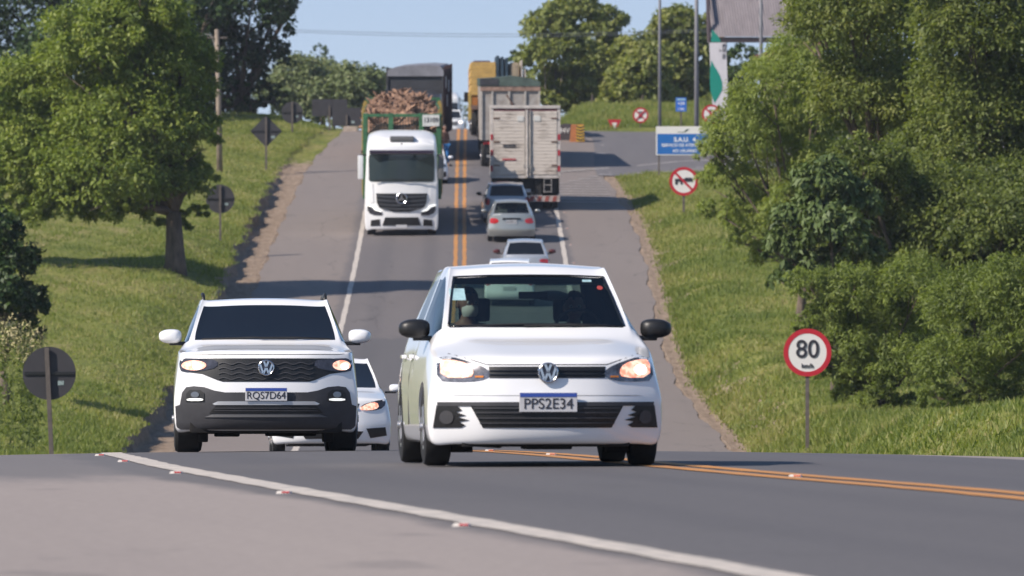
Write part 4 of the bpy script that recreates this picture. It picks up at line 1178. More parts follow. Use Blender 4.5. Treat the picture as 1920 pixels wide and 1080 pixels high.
    for sg in (1, -1):
        b = MB(); b.tube([(sg * .60, -.20, 1.535), (sg * .605, -.08, 1.60), (sg * .61, .4, 1.615), (sg * .60, 1.3, 1.60), (sg * .59, 1.45, 1.53)], .018, 6); b.build('roof_rail', black_plastic, root, True)
    b = MB(); b.tube([(-.62, -1.05, 1.135), (-.1, -1.12, 1.15), (.30, -1.10, 1.145)], .010, 5); b.tube([(-.05, -1.14, 1.145), (.3, -1.13, 1.15), (.64, -1.04, 1.135)], .010, 5); b.build('wiper', black_plastic, root)
    ln = mat('panel_gap')
    pp([(-.82, .985), (-.70, .972), (.70, .972), (.82, .985), (.70, .966), (-.70, .966)], .0015, 'bonnet_gap', ln, step=.05, skirt=.002)
    b = MB(); b.ball((0, -.5, 1.37), .05, 2.4, .3, .8); b.build('rear_view_mirror', mat('mirror_back'), root, True)
    return root
suv()

# ------------------------------------------------------------------ generic cars
def car(name, label, px, D, yaw, away, paint, p, wr=.30, ww=.19, glassm=dark_glass, mirror_m=None, group=None, zoff=0, mir=(.2, .12), scale=1.0, rearglass=None):
    root = rig(name, label, 'car', px, D, yaw + (math.pi if away else 0), group)
    if away: root.rotation_euler.x *= -1
    root.location.z += zoff
    s = car_stations(**p); L = p['L']
    if p['yrb'] < L - .25:
        W = p['W']; belt = p.get('belt', .93)
        s.append(station(L - .12, (p['zt'] + .02, W * .66, p['zt'] + .015, W * .80, p['zt'] - .01), [(W * .87, p['zt'] - .05), (W * .95, .66), (W * .97, .46), (W * .94, .25)], -.04))
        s.append(station(L, (p['zt'], W * .60, p['zt'] - .005, W * .76, p['zt'] - .03), [(W * .84, p['zt'] - .08), (W * .92, .62), (W * .95, .44), (W * .92, .27)], -.14))
    else:
        W = p['W']
        s.append(station(L, (p['zt'], W * .60, p['zt'] - .005, W * .76, p['zt'] - .03), [(W * .86, p['zt'] - .06), (W * .93, .62), (W * .95, .44), (W * .92, .27)], -.12))
    ax = p['L'] - .80
    sh = shell(s, (-.04, -.05), (.05, .07), 2, [(-ax, wr, wr + .045, p['W'], .24), (ax - .12, wr, wr + .045, p['W'], .24)], std_glass())
    split_shell(sh, root, ['body', 'windscreen', 'side_window', 'rear_window'], [paint, glassm, glassm, rearglass or glassm])
    for sy in (-ax, ax - .12): wheel(root, p['W'] - ww / 2 - .015, sy, wr, ww)
    door_mirror(root, p['W'] + .10, p['yc'] + .20, p['zhb'] + .0, mir[0], mir[1], mirror_m or paint)
    b = MB(); b.box(-.6, .6, -p['L'] + .25, p['L'] - .3, .17, .3, .02); b.build('underbody', under_m, root)
    return root, bvh_of(sh)

def xf(par, poly): return poly

# white compact half hidden behind the SUV
def onix():
    p = dict(L=2.05, W=.865, zh=.80, zhb=1.0, yc=-.95, xcw=.68, yh=-.15, xh=.56, H=1.47, yrh=1.3, yrb=1.85, zd=1.02, zt=.95)
    root, B = car('white_compact_car', 'white compact car with one lit headlamp, half hidden behind the SUV', 622, 123 + 2.05, R(2.5), False, white_paint, p, group='cars coming towards the viewer', mirror_m=white_paint)
    root.location.x = PX(622, 123) - math.sin(R(2.5)) * 2.05
    root.location.z = PZ(861, 123.8)
    pp = lambda poly, off, nm, m, par=root, **k: patch2d(B, poly, off, nm, m, par, **k)
    hl = [(.80, .83), (.62, .80), (.42, .735), (.44, .67), (.60, .655), (.76, .70)]
    for sg in (1, -1):
        q = hl if sg > 0 else mirror(hl)
        h = pp(q, .006, 'headlight', mat('smoked_lamp'), step=.03, rnd=1)
        pp(smooth_poly([(sg * .38, .68), (sg * .55, .66), (sg * .69, .70), (sg * .66, .785), (sg * .52, .765)] if sg > 0 else [(sg * .38, .68), (sg * .55, .66), (sg * .69, .70), (sg * .66, .785), (sg * .52, .765)][::-1], 1), .014, 'lit_reflector', lit, h, step=.02)
        f = pp([(sg * x, z) for x, z in ([(.50, .40), (.78, .42), (.80, .30), (.56, .26)] if sg > 0 else [(.50, .40), (.78, .42), (.80, .30), (.56, .26)][::-1])], .008, 'fog_lamp_recess', black_plastic, step=.03)
    g = pp([(-.40, .76), (.40, .76), (.38, .70), (-.38, .70)], .005, 'grille', black_plastic)
    pp([(-.36, .64), (.36, .64), (.30, .52), (-.30, .52)], .006, 'lower_grille', black_plastic)
    pp([(-.40, .69), (.40, .69), (.40, .665), (-.40, .665)], .010, 'chrome_strip', chrome)
    pp([(-.46, .36), (.46, .36), (.38, .25), (-.38, .25)], .007, 'lower_intake', black_plastic)
    plate(root, 0, -2.14, .45, 'QOF3A27', .40, .13)
onix()

G_aw = 'cars queueing uphill away from the viewer'
def rear_feats(root, B, W, lights, plate_z, txt, bump=None, mm=red_lens):
    for sg in (1, -1):
        q = [(sg * x, z) for x, z in (lights if sg > 0 else lights[::-1])]
        patch2d(B, q, .010, 'tail_lamp', mm, root, step=.04, front=False, rnd=1)
    b = MB(); b.box(-.20, .20, 0, .012, plate_z - .065, plate_z + .065, .004)
    yy = B.ray_cast(Vector((0, 9, plate_z)), Vector((0, -1, 0)))[0].y
    o = b.build('number_plate', plate_w, root); o.location = (0, yy + .006, 0)
    if txt: text_mesh('plate_lettering', txt, .10, ink, o, (0, .013, plate_z), (R(90), 0, R(180)), .002)

def silver_sedan():
    p = dict(L=2.2, W=.875, zh=.76, zhb=.98, yc=-1.0, xcw=.68, yh=-.25, xh=.555, H=1.44, yrh=.95, yrb=1.62, zd=1.03, zt=.99, belt=.93, xrw=.66)
    gl = glass_clear('sedan_glass', (.55, .62, .60))
    root, B = car('silver_sedan', 'silver sedan with round red tail lamps and clear rear window', 958, 309, R(.6), True, silver_paint, p, group=G_aw, glassm=gl)
    rear_feats(root, B, .875, [(.82, .83), (.70, .90), (.52, .87), (.46, .78), (.54, .70), (.72, .69), (.82, .75)], .755, 'NHE8C51')
    b = MB(); b.box(-.33, .33, 2.14, 2.25, .84, .90, .01); b.build('plate_garnish', satin_black, root)

    b = MB(); b.tube([(-.62, 2.08, 1.02), (-.3, 2.14, 1.035), (.3, 2.14, 1.035), (.62, 2.08, 1.02)], .018, 6); b.build('boot_spoiler', silver_paint, root, True)
    seats(root, -.15, mat('beige_seat', (.18, .17, .15), .9))
    b = MB(); b.box(-.6, .6, 1.0, 1.5, .95, .98, .01); b.box(.15, .42, 1.1, 1.35, .98, 1.14, .03); b.build('parcel_shelf', mat('shelf_fabric', (.16, .17, .16), .9), root)
    return root
silver_sedan()

def grey_hatch():
    p = dict(L=2.05, W=.86, zh=.76, zhb=.98, yc=-1.0, xcw=.68, yh=-.2, xh=.60, H=1.47, yrh=1.35, yrb=1.72, zd=1.03, zt=.96, belt=.95, xrw=.66, xr=.585)
    root, B = car('grey_sedan', 'grey car with tall corner tail lamps behind the box truck', 947, 319.5, R(2.2), True, grey_paint, p, group=G_aw, mirror_m=black_plastic)
    rear_feats(root, B, .86, [(.84, .72), (.84, 1.0), (.70, 1.02), (.64, .86), (.66, .70)], .62, None)
    return root
grey_hatch()

def siena():
    p = dict(L=2.05, W=.84, zh=.74, zhb=.96, yc=-1.0, xcw=.66, yh=-.25, xh=.55, H=1.44, yrh=1.0, yrb=1.50, zd=1.0, zt=.98, belt=.93, xrw=.66, xr=.54)
    root, B = car('pale_sedan', 'pale silver sedan with red side mirrors, third in the uphill queue', 984, 287, R(.8), True, mat('pale_silver_paint', (.44, .46, .50), .33, metal=.35, coat=.9), p, group=G_aw, mirror_m=mat('dark_red_mirror', (.07, .012, .015), .4), mir=(.24, .15))
    rear_feats(root, B, .84, [(.80, .72), (.80, .88), (.50, .90), (.44, .80), (.60, .76)], .62, None)
siena()

def white_small():
    p = dict(L=1.85, W=.82, zh=.78, zhb=.98, yc=-.95, xcw=.66, yh=-.15, xh=.60, H=1.46, yrh=1.25, yrb=1.6, zd=1.0, zt=.92, belt=.95, xr=.60)
    root, B = car('white_small_car', 'white small car of which only the roof shows above the hatchback', 956, 277, R(-.5), True, white_paint, p, group=G_aw)
    rear_feats(root, B, .82, [(.78, .68), (.78, .95), (.64, .96), (.60, .70)], .6, None)
white_small()

def white_tail():
    p = dict(L=2.1, W=.88, zh=.80, zhb=1.02, yc=-.95, xcw=.70, yh=-.2, xh=.58, H=1.50, yrh=1.2, yrb=1.7, zd=1.05, zt=1.0)
    root, B = car('white_car', 'white car mostly hidden behind the scrap truck, beside the yellow lines', 800, 343 + 2.1, R(0), False, white_paint, p, group='cars coming towards the viewer')
    hl = [(.82, .84), (.62, .82), (.44, .76), (.50, .68), (.80, .70)]
    for sg in (1, -1):
        patch2d(B, [(sg * x, z) for x, z in (hl if sg > 0 else hl[::-1])], .008, 'headlight', lamp_house, root, step=.04)
        patch2d(B, [(sg * x, z) for x, z in ([(.58, .48), (.80, .50), (.82, .30), (.62, .28)] if sg > 0 else [(.58, .48), (.80, .50), (.82, .30), (.62, .28)][::-1])], .008, 'fog_lamp_recess', black_plastic, root, step=.04)
white_tail()
def far_suv():
    p = dict(L=2.3, W=.93, zh=.98, zhb=1.15, yc=-1.0, xcw=.74, yh=-.35, xh=.62, H=1.74, yrh=1.5, yrb=2.0, zd=1.2, zt=1.1, belt=1.08)
    root, B = car('far_white_suv', 'far white car seen over the crest in front of the white truck', 845, 598, 0, False, white_paint, p, group='cars coming towards the viewer')
    root.location.z = PZ(206, 598) - 1.74
    for sg in (1, -1): patch2d(B, oval(sg * .72, .86, .14, .10, 12), .01, 'headlight', lit_core if sg > 0 else lamp_house, root, step=.08)
    patch2d(B, rect(-.5, .5, .62, .90), .008, 'grille', mat('grey_strip'), root, step=.1)
far_suv()
# ------------------------------------------------------------------ lorries
green_steel = mat('green_painted_steel', (.045, .16, .07), .55, var=.45, scale=5)
yellow_steel = mat('yellow_stake', (.40, .28, .07), .6, var=.5, scale=5)
rust_red = mat('rust_red_panel', (.22, .045, .03), .6, var=.5, scale=3)
dark_tarp = mat('dark_tarpaulin', (.035, .037, .045), .7, var=.4, scale=2)
grey_tarp = mat('grey_tarpaulin', (.22, .22, .25), .65, var=.3, scale=2)
chassis_m = mat('chassis_black', (.014, .013, .013), .8)
def truck_shell(root, W, top, front_z, name='cab', paint=white_paint, depth=2.2, taper=.35, low=.40, bow=.22, roof_w=.90):
    s = []
    s.append(station(0, (front_z, W * .60, front_z - .01, W * .86, front_z - .04), [(W * .93, front_z - .14), (W * .985, 2.0), (W, 1.2), (W * .985, low)], bow))
    s.append(station(taper * .45, (front_z + (top - front_z) * .55, W * .60, front_z + (top - front_z) * .52, W * .86, front_z + (top - front_z) * .42), [(W * .95, front_z - .05), (W, 2.0), (W, 1.2), (W * .99, low)], bow * .5))
    s.append(station(taper, (top - .12, W * .58, top - .14, W * .84, top - .26), [(W * .96, front_z + .05), (W, 2.0), (W, 1.2), (W * .99, low)], .08))
    s.append(station(taper + .45, (top, W * .60, top - .02, W * .86, top - .12), [(W * .96, front_z + .1), (W, 2.0), (W, 1.2), (W * .99, low)], 0))
    s.append(station(depth, (top, W * .60, top - .02, W * .86, top - .12), [(W * .96, front_z + .1), (W, 2.0), (W, 1.2), (W * .99, low)], 0))
    sh = shell(s, (-.03, -.06), (0, 0), 3, [(1.35, .52, .58, W, .4)])
    split_shell(sh, root, [name], [paint])
    return bvh_of(sh)

def scrap_truck():
    D = 310.7; px0 = 753
    root = rig('stake_truck', 'white truck cab with a star on its black grille, pulling a green staked trailer', 'truck', px0, D, R(.6), 'lorries coming downhill')
    root.location.z = PZ(447, D); root.rotation_euler.x = .052
    W = 1.33
    B = truck_shell(root, W, 3.74, 3.20, depth=2.3)
    pp = lambda poly, off, nm, m, par=root, **k: patch2d(B, poly, off, nm, m, par, **k)
    ws = [(-1.17, 3.06), (1.17, 3.06), (1.20, 2.9), (1.19, 2.12), (1.12, 2.06), (-1.12, 2.06), (-1.19, 2.12), (-1.20, 2.9)]
    scr = pp(ws, .012, 'windscreen', mat('truck_glass', (.03, .045, .055), .08, spec=.6), step=.12)
    b = MB(); b.box(-1.17, 1.17, -.16, .25, 3.08, 3.22, .04); b.build('sun_visor', mat('smoked_visor', (.03, .02, .04), .25), root)
    pp([(-1.21, 3.25), (-1.12, 3.25), (-1.12, 2.06), (-1.21, 2.06)], .005, 'pillar', white_paint); pp([(1.12, 3.25), (1.21, 3.25), (1.21, 2.06), (1.12, 2.06)], .005, 'pillar', white_paint)
    b = MB(); b.box(-.43, .45, .10, .55, 3.52, 3.71, .06); b.build('roof_hatch', mat('grey_strip'), root)
    b = MB(); b.ball((0, .10, 3.42), .05); b.build('roof_badge', ink, root)
    g = pp([(-.93, 1.64), (.93, 1.64), (.90, 1.30), (.82, 1.13), (.30, .97), (-.30, .97), (-.82, 1.13), (-.90, 1.30)], .03, 'grille', black_plastic, step=.08)
    for z, hw in ((1.53, .90), (1.38, .88), (1.23, .83), (1.10, .72)):
        q = [(x, z - .05 * math.cos(x * 1.7)) for x in np.linspace(-hw, hw, 15)]
        pp(q + [(x, zz + .045) for x, zz in q[::-1]], .065, 'grille_bar', mat('grille_grey', (.10, .10, .11), .35, metal=.4), g, step=.12)
    # three pointed star in a ring
    y = B.ray_cast(Vector((0, -9, 1.46)), Vector((0, 1, 0)))[0].y - .12
    b = MB(); b.cyl((0, y + .02, 1.46), (0, y + .08, 1.46), .20, .20, 28); st = b.build('emblem', satin_black, root)
    b = MB(); b.tube([(.185 * math.cos(t), y, 1.46 + .185 * math.sin(t)) for t in [2 * math.pi * k / 28 for k in range(29)]], .020, 6)
    for k in range(3):
        a = math.pi / 2 + k * 2 * math.pi / 3; n = a + math.pi / 2
        b.prism([(.18 * math.cos(a), 1.46 + .18 * math.sin(a)), (.045 * math.cos(n), 1.46 + .045 * math.sin(n)), (-.03 * math.cos(a), 1.46 - .03 * math.sin(a)), (-.045 * math.cos(n), 1.46 - .045 * math.sin(n))], y - .02, y + .01)
    b.build('star', chrome, st)
    for sg in (1, -1):
        f = lambda q: [(sg * x, z) for x, z in (q if sg > 0 else q[::-1])]
        h = pp(f([(1.24, 1.20), (1.10, 1.12), (.96, 1.02), (.72, .96), (.70, .84), (.98, .84), (1.16, .90), (1.24, 1.02)]), .02, 'headlight', mat('smoked_lamp'), step=.06)
        pp(f([(1.25, 1.23), (1.02, 1.20), (.93, 1.07), (.74, 1.0), (.74, .965), (.96, 1.02), (1.04, 1.14), (1.25, 1.18)]), .05, 'light_strip', mat('running_lamp'), h, step=.06)
        pp(f([(1.12, .66), (.80, .70), (.78, .46), (1.13, .44)]), .02, 'fog_lamp_recess', black_plastic, step=.08)
        pp(f([(1.27, 2.0), (1.05, 2.0), (1.02, 1.3), (1.24, 1.22)]), .02, 'corner_panel', white_paint, step=.1)
    pp([(-.60, .77), (.60, .77), (.70, .47), (-.70, .47)], .02, 'lower_intake', black_plastic, step=.1)
    b = MB(); b.box(-.20, .20, -.12, -.10, .38, .50, .005); b.build('number_plate', plate_w, root)
    b = MB(); b.tube([(-1.0, -.03, 2.10), (-.3, -.10, 2.16), (.1, -.11, 2.12)], .02, 5); b.build('wiper', black_plastic, root)
    b = MB(); b.tube([(.15, -.09, 2.08), (.5, -.10, 2.16), (1.05, -.02, 2.12)], .02, 5); b.build('wiper', black_plastic, root)
    for sx, x0 in ((-1, 1.50), (1, 1.44)):
        b = MB(); b.box(sx * x0 - .10, sx * x0 + .10, .15, .35, 2.15, 3.02, .05); o = b.build('mirror', white_paint if sx < 0 else mat('grey_strip'), root, True, 40)
        b = MB(); b.tube([(sx * 1.28, .3, 3.0), (sx * x0, .25, 3.05)], .03, 6); b.build('mirror_arm', black_plastic, o)
    b = MB(); b.box(-1.05, 1.05, .2, 3.2, .45, 1.0); b.box(-.45, .45, 2.2, 16.5, .9, 1.15); b.build('chassis', chassis_m, root)
    wheel(root, 1.10, 1.35, .50, .32); wheel(root, 1.12, 4.6, .50, .30, True)
    for y in (13.4, 14.6): wheel(root, 1.12, y, .50, .30, True)
    # staked trailer
    b = MB(); b.box(-1.32, 1.32, 2.95, 16.2, 1.2, 1.38, .02); b.build('trailer_floor', chassis_m, root)
    b = MB(); H = 4.45; y0 = 3.0
    for x in (-1.34, -.40, .72, 1.36): b.box(x - .09, x + .09, y0 - .07, y0 + .07, 1.3, H, .01)
    for z in (4.32, 3.62, 2.6): b.box(-1.34, 1.36, y0 - .05, y0 + .05, z, z + .11, .01)
    b.build('front_frame', green_steel, root)
    b = MB()
    for k in range(27):
        x = -1.26 + k * .1; b.cyl((x, y0 + .03, 2.5), (x, y0 + .03, 4.35), .016, n=6)
    b.build('front_bars', mat('dark_bar', (.03, .035, .03), .6), root)
    for sx in (-1, 1):
        b = MB(); k = 0
        for y in np.arange(3.2, 16.1, 1.28):
            bulge = .10 * math.sin((y - 3) / 13 * math.pi)
            b.box(sx * (1.36 + bulge) - .05, sx * (1.36 + bulge) + .05, y, y + .12, 1.3, H + .1 * math.sin(k), .01); k += 1
        b.build('side_stakes', yellow_steel, root)
        b = MB()
        for z in (4.34, 3.2, 2.2):
            b.tube([(sx * (1.30 + .10 * math.sin((y - 3) / 13 * math.pi)), y, z) for y in np.linspace(3.0, 16.1, 9)], .04, 6)
        b.build('side_rails', green_steel, root)
    b = MB()
    for x in (-1.36, 1.36): b.box(x - .07, x + .07, 16.0, 16.14, 1.3, 4.6, .01)
    b.box(-1.36, 1.36, 16.0, 16.1, 4.5, 4.6, .01); b.build('rear_frame', green_steel, root)
    b = MB(); b.box(.76, 1.38, y0 - .12, y0 - .09, 3.98, 4.40, .005); o = b.build('number_board', mat('white_board', (.62, .62, .60), .6, var=.2, scale=6), root)
    text_mesh('board_number', '13109', .24, ink, o, (1.07, y0 - .125, 4.20), depth=.003, sx=.92, bold=.004)
    # load
    M = Matrix.Translation(root.location) @ Matrix.Rotation(root.rotation_euler.z, 4, 'Z') @ Matrix.Rotation(root.rotation_euler.x, 4, 'X')
    rng = np.random.default_rng(8); b = bmesh.new()
    def height(x, y):
        e = (1 - (abs(x) / 1.34) ** 3.5)
        return 4.02 + e * (.44 + .18 * ss(3, 9, y)) + .13 * math.sin(x * 4 + y * 1.7) + .12 * math.sin(y * 2.1 - x * 3) - .35 * (1 - ss(3.1, 4.4, y))
    for _ in range(2600):
        x = rng.uniform(-1.28, 1.28); y = rng.uniform(3.15, 15.8); z = height(x, y) - rng.random() * .28
        if y < 4.0: z = rng.uniform(2.6, height(x, y))
        r = rng.uniform(.05, .17)
        Mx = Matrix.Translation((x, y, z)) @ Matrix.Rotation(rng.uniform(0, 6.3), 4, 'Z') @ Matrix.Rotation(rng.uniform(-1, 1), 4, 'X') @ Matrix.Rotation(rng.uniform(-1, 1), 4, 'Y') @ Matrix.Diagonal((rng.uniform(1.0, 3.2), rng.uniform(.4, .9), rng.uniform(.2, .6), 1))
        bmesh.ops.create_icosphere(b, subdivisions=1, radius=r, matrix=Mx)
    for v in b.verts: v.co += Vector(rng.normal(size=3) * .018)
    gx = 14; gy = 50; vs = [[b.verts.new((-1.27 + 2.54 * i / gx, 3.15 + 12.7 * j / gy, height(-1.27 + 2.54 * i / gx, 3.15 + 12.7 * j / gy) - .12)) for i in range(gx + 1)] for j in range(gy + 1)]
    for j in range(gy):
        for i in range(gx): b.faces.new((vs[j][i], vs[j][i + 1], vs[j + 1][i + 1], vs[j + 1][i]))
    for i in range(gx):
        p0 = b.verts.new((vs[0][i].co.x, 3.15, 1.4)); p1 = b.verts.new((vs[0][i + 1].co.x, 3.15, 1.4)); b.faces.new((vs[0][i], p0, p1, vs[0][i + 1]))
    bmesh.ops.transform(b, matrix=M, verts=b.verts)
    me = bpy.data.meshes.new('bark_load'); b.to_mesh(me); b.free()
    o = link_mesh('bark_load', me, mat('reddish_bark', (.37, .225, .15), .9, scale=4.5, base2=(.080, .042, .028), detail=8), None)
    tag(o, 'heaped reddish brown bark filling the green staked trailer', 'load')
scrap_truck()

def dark_truck():
    D = 359.5
    root = rig('tarpaulin_truck', 'dark tarpaulin truck with rust red side panels behind the bark truck', 'truck', 776, D, R(-1.0), 'lorries coming downhill')
    root.location.z = PZ(305, D); root.rotation_euler.x = .030
    B = truck_shell(root, 1.2, 2.95, 2.6, paint=mat('dark_truck_paint', (.03, .03, .035), .4, coat=.5), depth=2.0)
    patch2d(B, [(-1.05, 2.5), (1.05, 2.5), (1.08, 1.8), (-1.08, 1.8)], .012, 'windscreen', dark_glass, root, step=.15)
    patch2d(B, [(-.7, 1.5), (.7, 1.5), (.6, .9), (-.6, .9)], .02, 'grille', black_plastic, root, step=.15)
    b = MB(); b.box(-1.22, 1.18, 2.3, 2.42, 1.2, 3.95, .03); b.box(-1.24, -1.14, 2.24, 2.40, 1.2, 4.0, .02); b.box(1.10, 1.20, 2.24, 2.40, 1.2, 4.0, .02); b.build('headboard', dark_tarp, root)
    b = MB()
    prof = [(-1.20, 3.62), (-1.16, 3.9), (-.8, 4.02), (-.2, 4.07), (.5, 4.10), (1.05, 4.06), (1.2, 3.86), (1.2, 3.62)]
    b.prism(prof, 2.2, 15.5); b.build('tarpaulin', grey_tarp, root)
    b = MB(); b.box(-1.2, 1.2, 2.45, 15.5, 1.15, 3.6, .02); b.build('side_panels', rust_red, root)
    b = MB()
    for y in np.arange(2.6, 15.5, 1.05): b.box(1.2, 1.25, y, y + .12, 1.15, 4.05, .01)
    b.build('side_posts', mat('dark_post', (.05, .02, .02), .7), root)
    for y, z in ((3.3, 3.1), (5.4, 2.3), (8, 2.9)):
        b = MB(); b.box(1.25, 1.28, y, y + .7, z, z + .5); b.build('side_placard', mat('white_board'), root)
    b = MB(); b.box(-1.0, 1.0, .2, 15, .5, 1.1); b.build('chassis', chassis_m, root)
    wheel(root, 1.0, 1.35, .50, .30)
    for y in (10, 11.3, 12.6): wheel(root, 1.05, y, .50, .28, True)
dark_truck()

def far_truck():
    D = 640
    root = rig('distant_truck', 'white truck in the distance over the crest, seen past the tarpaulin truck', 'truck', 829, D, 0, 'lorries coming downhill')
    root.location.z = PZ(175, D) - 3.9
    B = truck_shell(root, 1.3, 3.9, 3.3)
    patch2d(B, [(-1.15, 3.2), (1.15, 3.2), (1.2, 2.2), (-1.2, 2.2)], .02, 'windscreen', dark_glass, root, step=.2)
    patch2d(B, [(-.9, 1.8), (.9, 1.8), (.8, 1.0), (-.8, 1.0)], .02, 'grille', black_plastic, root, step=.2)
    b = MB(); b.box(-1.28, 1.28, 2.8, 14, 1.2, 3.7, .03); b.build('cargo_box', mat('grey_tarpaulin'), root)
    wheel(root, 1.1, 1.35, .5, .3); wheel(root, 1.1, 10, .5, .3)
far_truck()

def slat_mat():
    m = bpy.data.materials.new('dirty_white_slats'); m.use_nodes = True
    t = m.node_tree; N = t.nodes; L = t.links; p = N['Principled BSDF']; p.inputs['Roughness'].default_value = .55
    tc = N.new('ShaderNodeTexCoord')
    mp = N.new('ShaderNodeMapping'); mp.inputs['Scale'].default_value = (.6, .6, 4.5); L.new(tc.outputs['Object'], mp.inputs[0])
    n = N.new('ShaderNodeTexNoise'); n.inputs['Scale'].default_value = 3.0; n.inputs['Detail'].default_value = 7; n.inputs['Roughness'].default_value = .7; L.new(mp.outputs[0], n.inputs['Vector'])
    n2 = N.new('ShaderNodeTexNoise'); n2.inputs['Scale'].default_value = 1.1; n2.inputs['Detail'].default_value = 5; L.new(tc.outputs['Object'], n2.inputs['Vector'])
    ad = N.new('ShaderNodeMath'); ad.operation = 'MULTIPLY'; L.new(n.outputs[0], ad.inputs[0]); L.new(n2.outputs[0], ad.inputs[1])
    r = N.new('ShaderNodeValToRGB'); e = r.color_ramp.elements
    e[0].position = .12; e[0].color = (.20, .16, .13, 1); e[1].position = .25; e[1].color = (.58, .52, .47, 1)
    L.new(ad.outputs[0], r.inputs[0]); L.new(r.outputs[0], p.inputs['Base Color'])
    return m
def box_truck():
    D = 326; W = 1.34
    root = rig('box_truck', 'dirty white box truck seen from behind with slatted double doors and striped bumper', 'truck', 985, D, R(.3), 'lorries climbing the hill')
    root.location.z = PZ(395, D); root.rotation_euler.x = .022
    sl = slat_mat(); fr = mat('pale_box_frame', (.58, .53, .50), .5, var=.35, scale=3)
    b = MB(); b.box(-W, W, .06, 6.2, 1.30, 3.98, .03); b.build('box_body', sl, root)
    b = MB()
    for x0, x1 in ((-W, -W + .13), (W - .12, W)): b.box(x0, x1, -.02, .08, 1.25, 3.98, .015)
    b.box(-W, W, -.05, .10, 3.90, 4.02, .02); b.box(-W, W, -.02, .08, 1.24, 1.36, .02); b.build('rear_frame', fr, root)
    b = MB(); b.box(-W + .13, W - .12, -.01, .05, 3.80, 3.90, .01); b.build('lamp_board', mat('dark_red_board', (.10, .02, .03), .5), root)
    for sg, x0, x1 in ((-1, -W + .14, -.02), (1, .20, W - .13)):
        b = MB(); z = 1.38
        while z < 3.78:
            b.box(x0, x1, -.035 - .008 * ((z * 7) % 1), .05, z, z + .118, .012); z += .128
        d = b.build('door', sl, root)
        b = MB(); b.box((x0 + x1) / 2 + (.30 if sg < 0 else -.38), (x0 + x1) / 2 + (.55 if sg < 0 else -.13), -.06, -.03, 3.42, 3.62, .005); b.build('notice_plate', mat('white_board'), d)
        for z in (1.7, 2.6, 3.5):
            b = MB(); xx = x0 if sg < 0 else x1 - .2; b.box(xx - .02, xx + .22, -.06, -.03, z, z + .05, .008); b.build('hinge', mat('rusty_steel', (.20, .12, .09), .7, var=.6, scale=9), d)
    for x in (-.01, .07, .19):
        b = MB(); b.cyl((x, -.08, 1.30), (x, -.08, 3.85), .022 if x != .07 else .05, n=8)
        b.box(x - .05, x + .05, -.11, -.04, 1.62, 1.75, .01); b.build('locking_rod', fr if x == .07 else mat('galvanised', (.36, .34, .33), .5, var=.5, scale=6), root)
    b = MB()
    for k in range(5):
        b.box(-.86 + k * .1, -.77 + k * .1, -.06, -.045, 2.48 + .01 * (k % 2), 2.53)
    b.build('lettering', ink, root)
    b = MB()
    for k in range(5): b.box(-.86 + k * .1, -.765 + k * .1, -.06, -.045, 2.41, 2.445 + .01 * (k % 2))
    b.build('lettering', ink, root)
    b = MB(); b.box(-.88, -.36, -.06, -.045, 1.93, 1.99); b.build('red_lettering', mat('faded_red', (.40, .05, .06), .6), root)
    for sg in (-1, 1):
        for z in (1.5, 2.1, 2.7):
            b = MB(); b.box(sg * (W - .055) - .045, sg * (W - .055) + .045, -.035, -.02, z, z + .22); b.build('side_reflector', mat('reflector_red', (.35, .02, .03), .4), root)
    b = MB(); b.box(-1.15, 1.15, .3, 6.0, .70, 1.25); b.box(-.5, -.3, .1, .5, .6, 1.25); b.box(.4, .6, .1, .5, .6, 1.25); b.box(-1.3, 1.3, .7, .75, .62, 1.24); b.build('chassis', chassis_m, root)
    b = MB()
    for k in range(18):
        if k % 2 == 0: b.prism([(-1.3 + k * .145, .36), (-1.3 + k * .145 + .145, .36), (-1.3 + k * .145 + .20, .55), (-1.3 + k * .145 + .055, .55)], .0, .02)
    bu = MB(); bu.box(-1.32, 1.32, .01, .10, .34, .57, .01); o = bu.build('bumper', mat('faded_white', (.42, .36, .34), .6, var=.3, scale=8), root)
    b.build('bumper_stripes', mat('faded_stripe_red', (.33, .08, .06), .6, var=.4, scale=8), o)
    b = MB()
    for x in (.72, 1.0): b.cyl((x, .0, .68), (x, .0, 1.28), .018, n=6)
    for z in (.72, .98, 1.22): b.cyl((.72, 0, z), (1.0, 0, z), .016, n=6)
    b.build('ladder', mat('galvanised'), root)
    b = MB(); b.box(-1.1, -.62, -.02, .02, .95, 1.12, .01); b.build('tail_lamp', red_lens, root)
    b = MB(); b.box(-.2, .2, 0, .02, .70, .83, .004); b.build('number_plate', plate_w, root)
    wheel(root, 1.12, 1.9, .48, .28, True); wheel(root, 1.1, 5.6, .48, .28)
    b = MB(); b.box(-1.2, 1.2, 6.3, 8.2, .5, 3.0, .1); b.build('cab', white_paint, root)
box_truck()

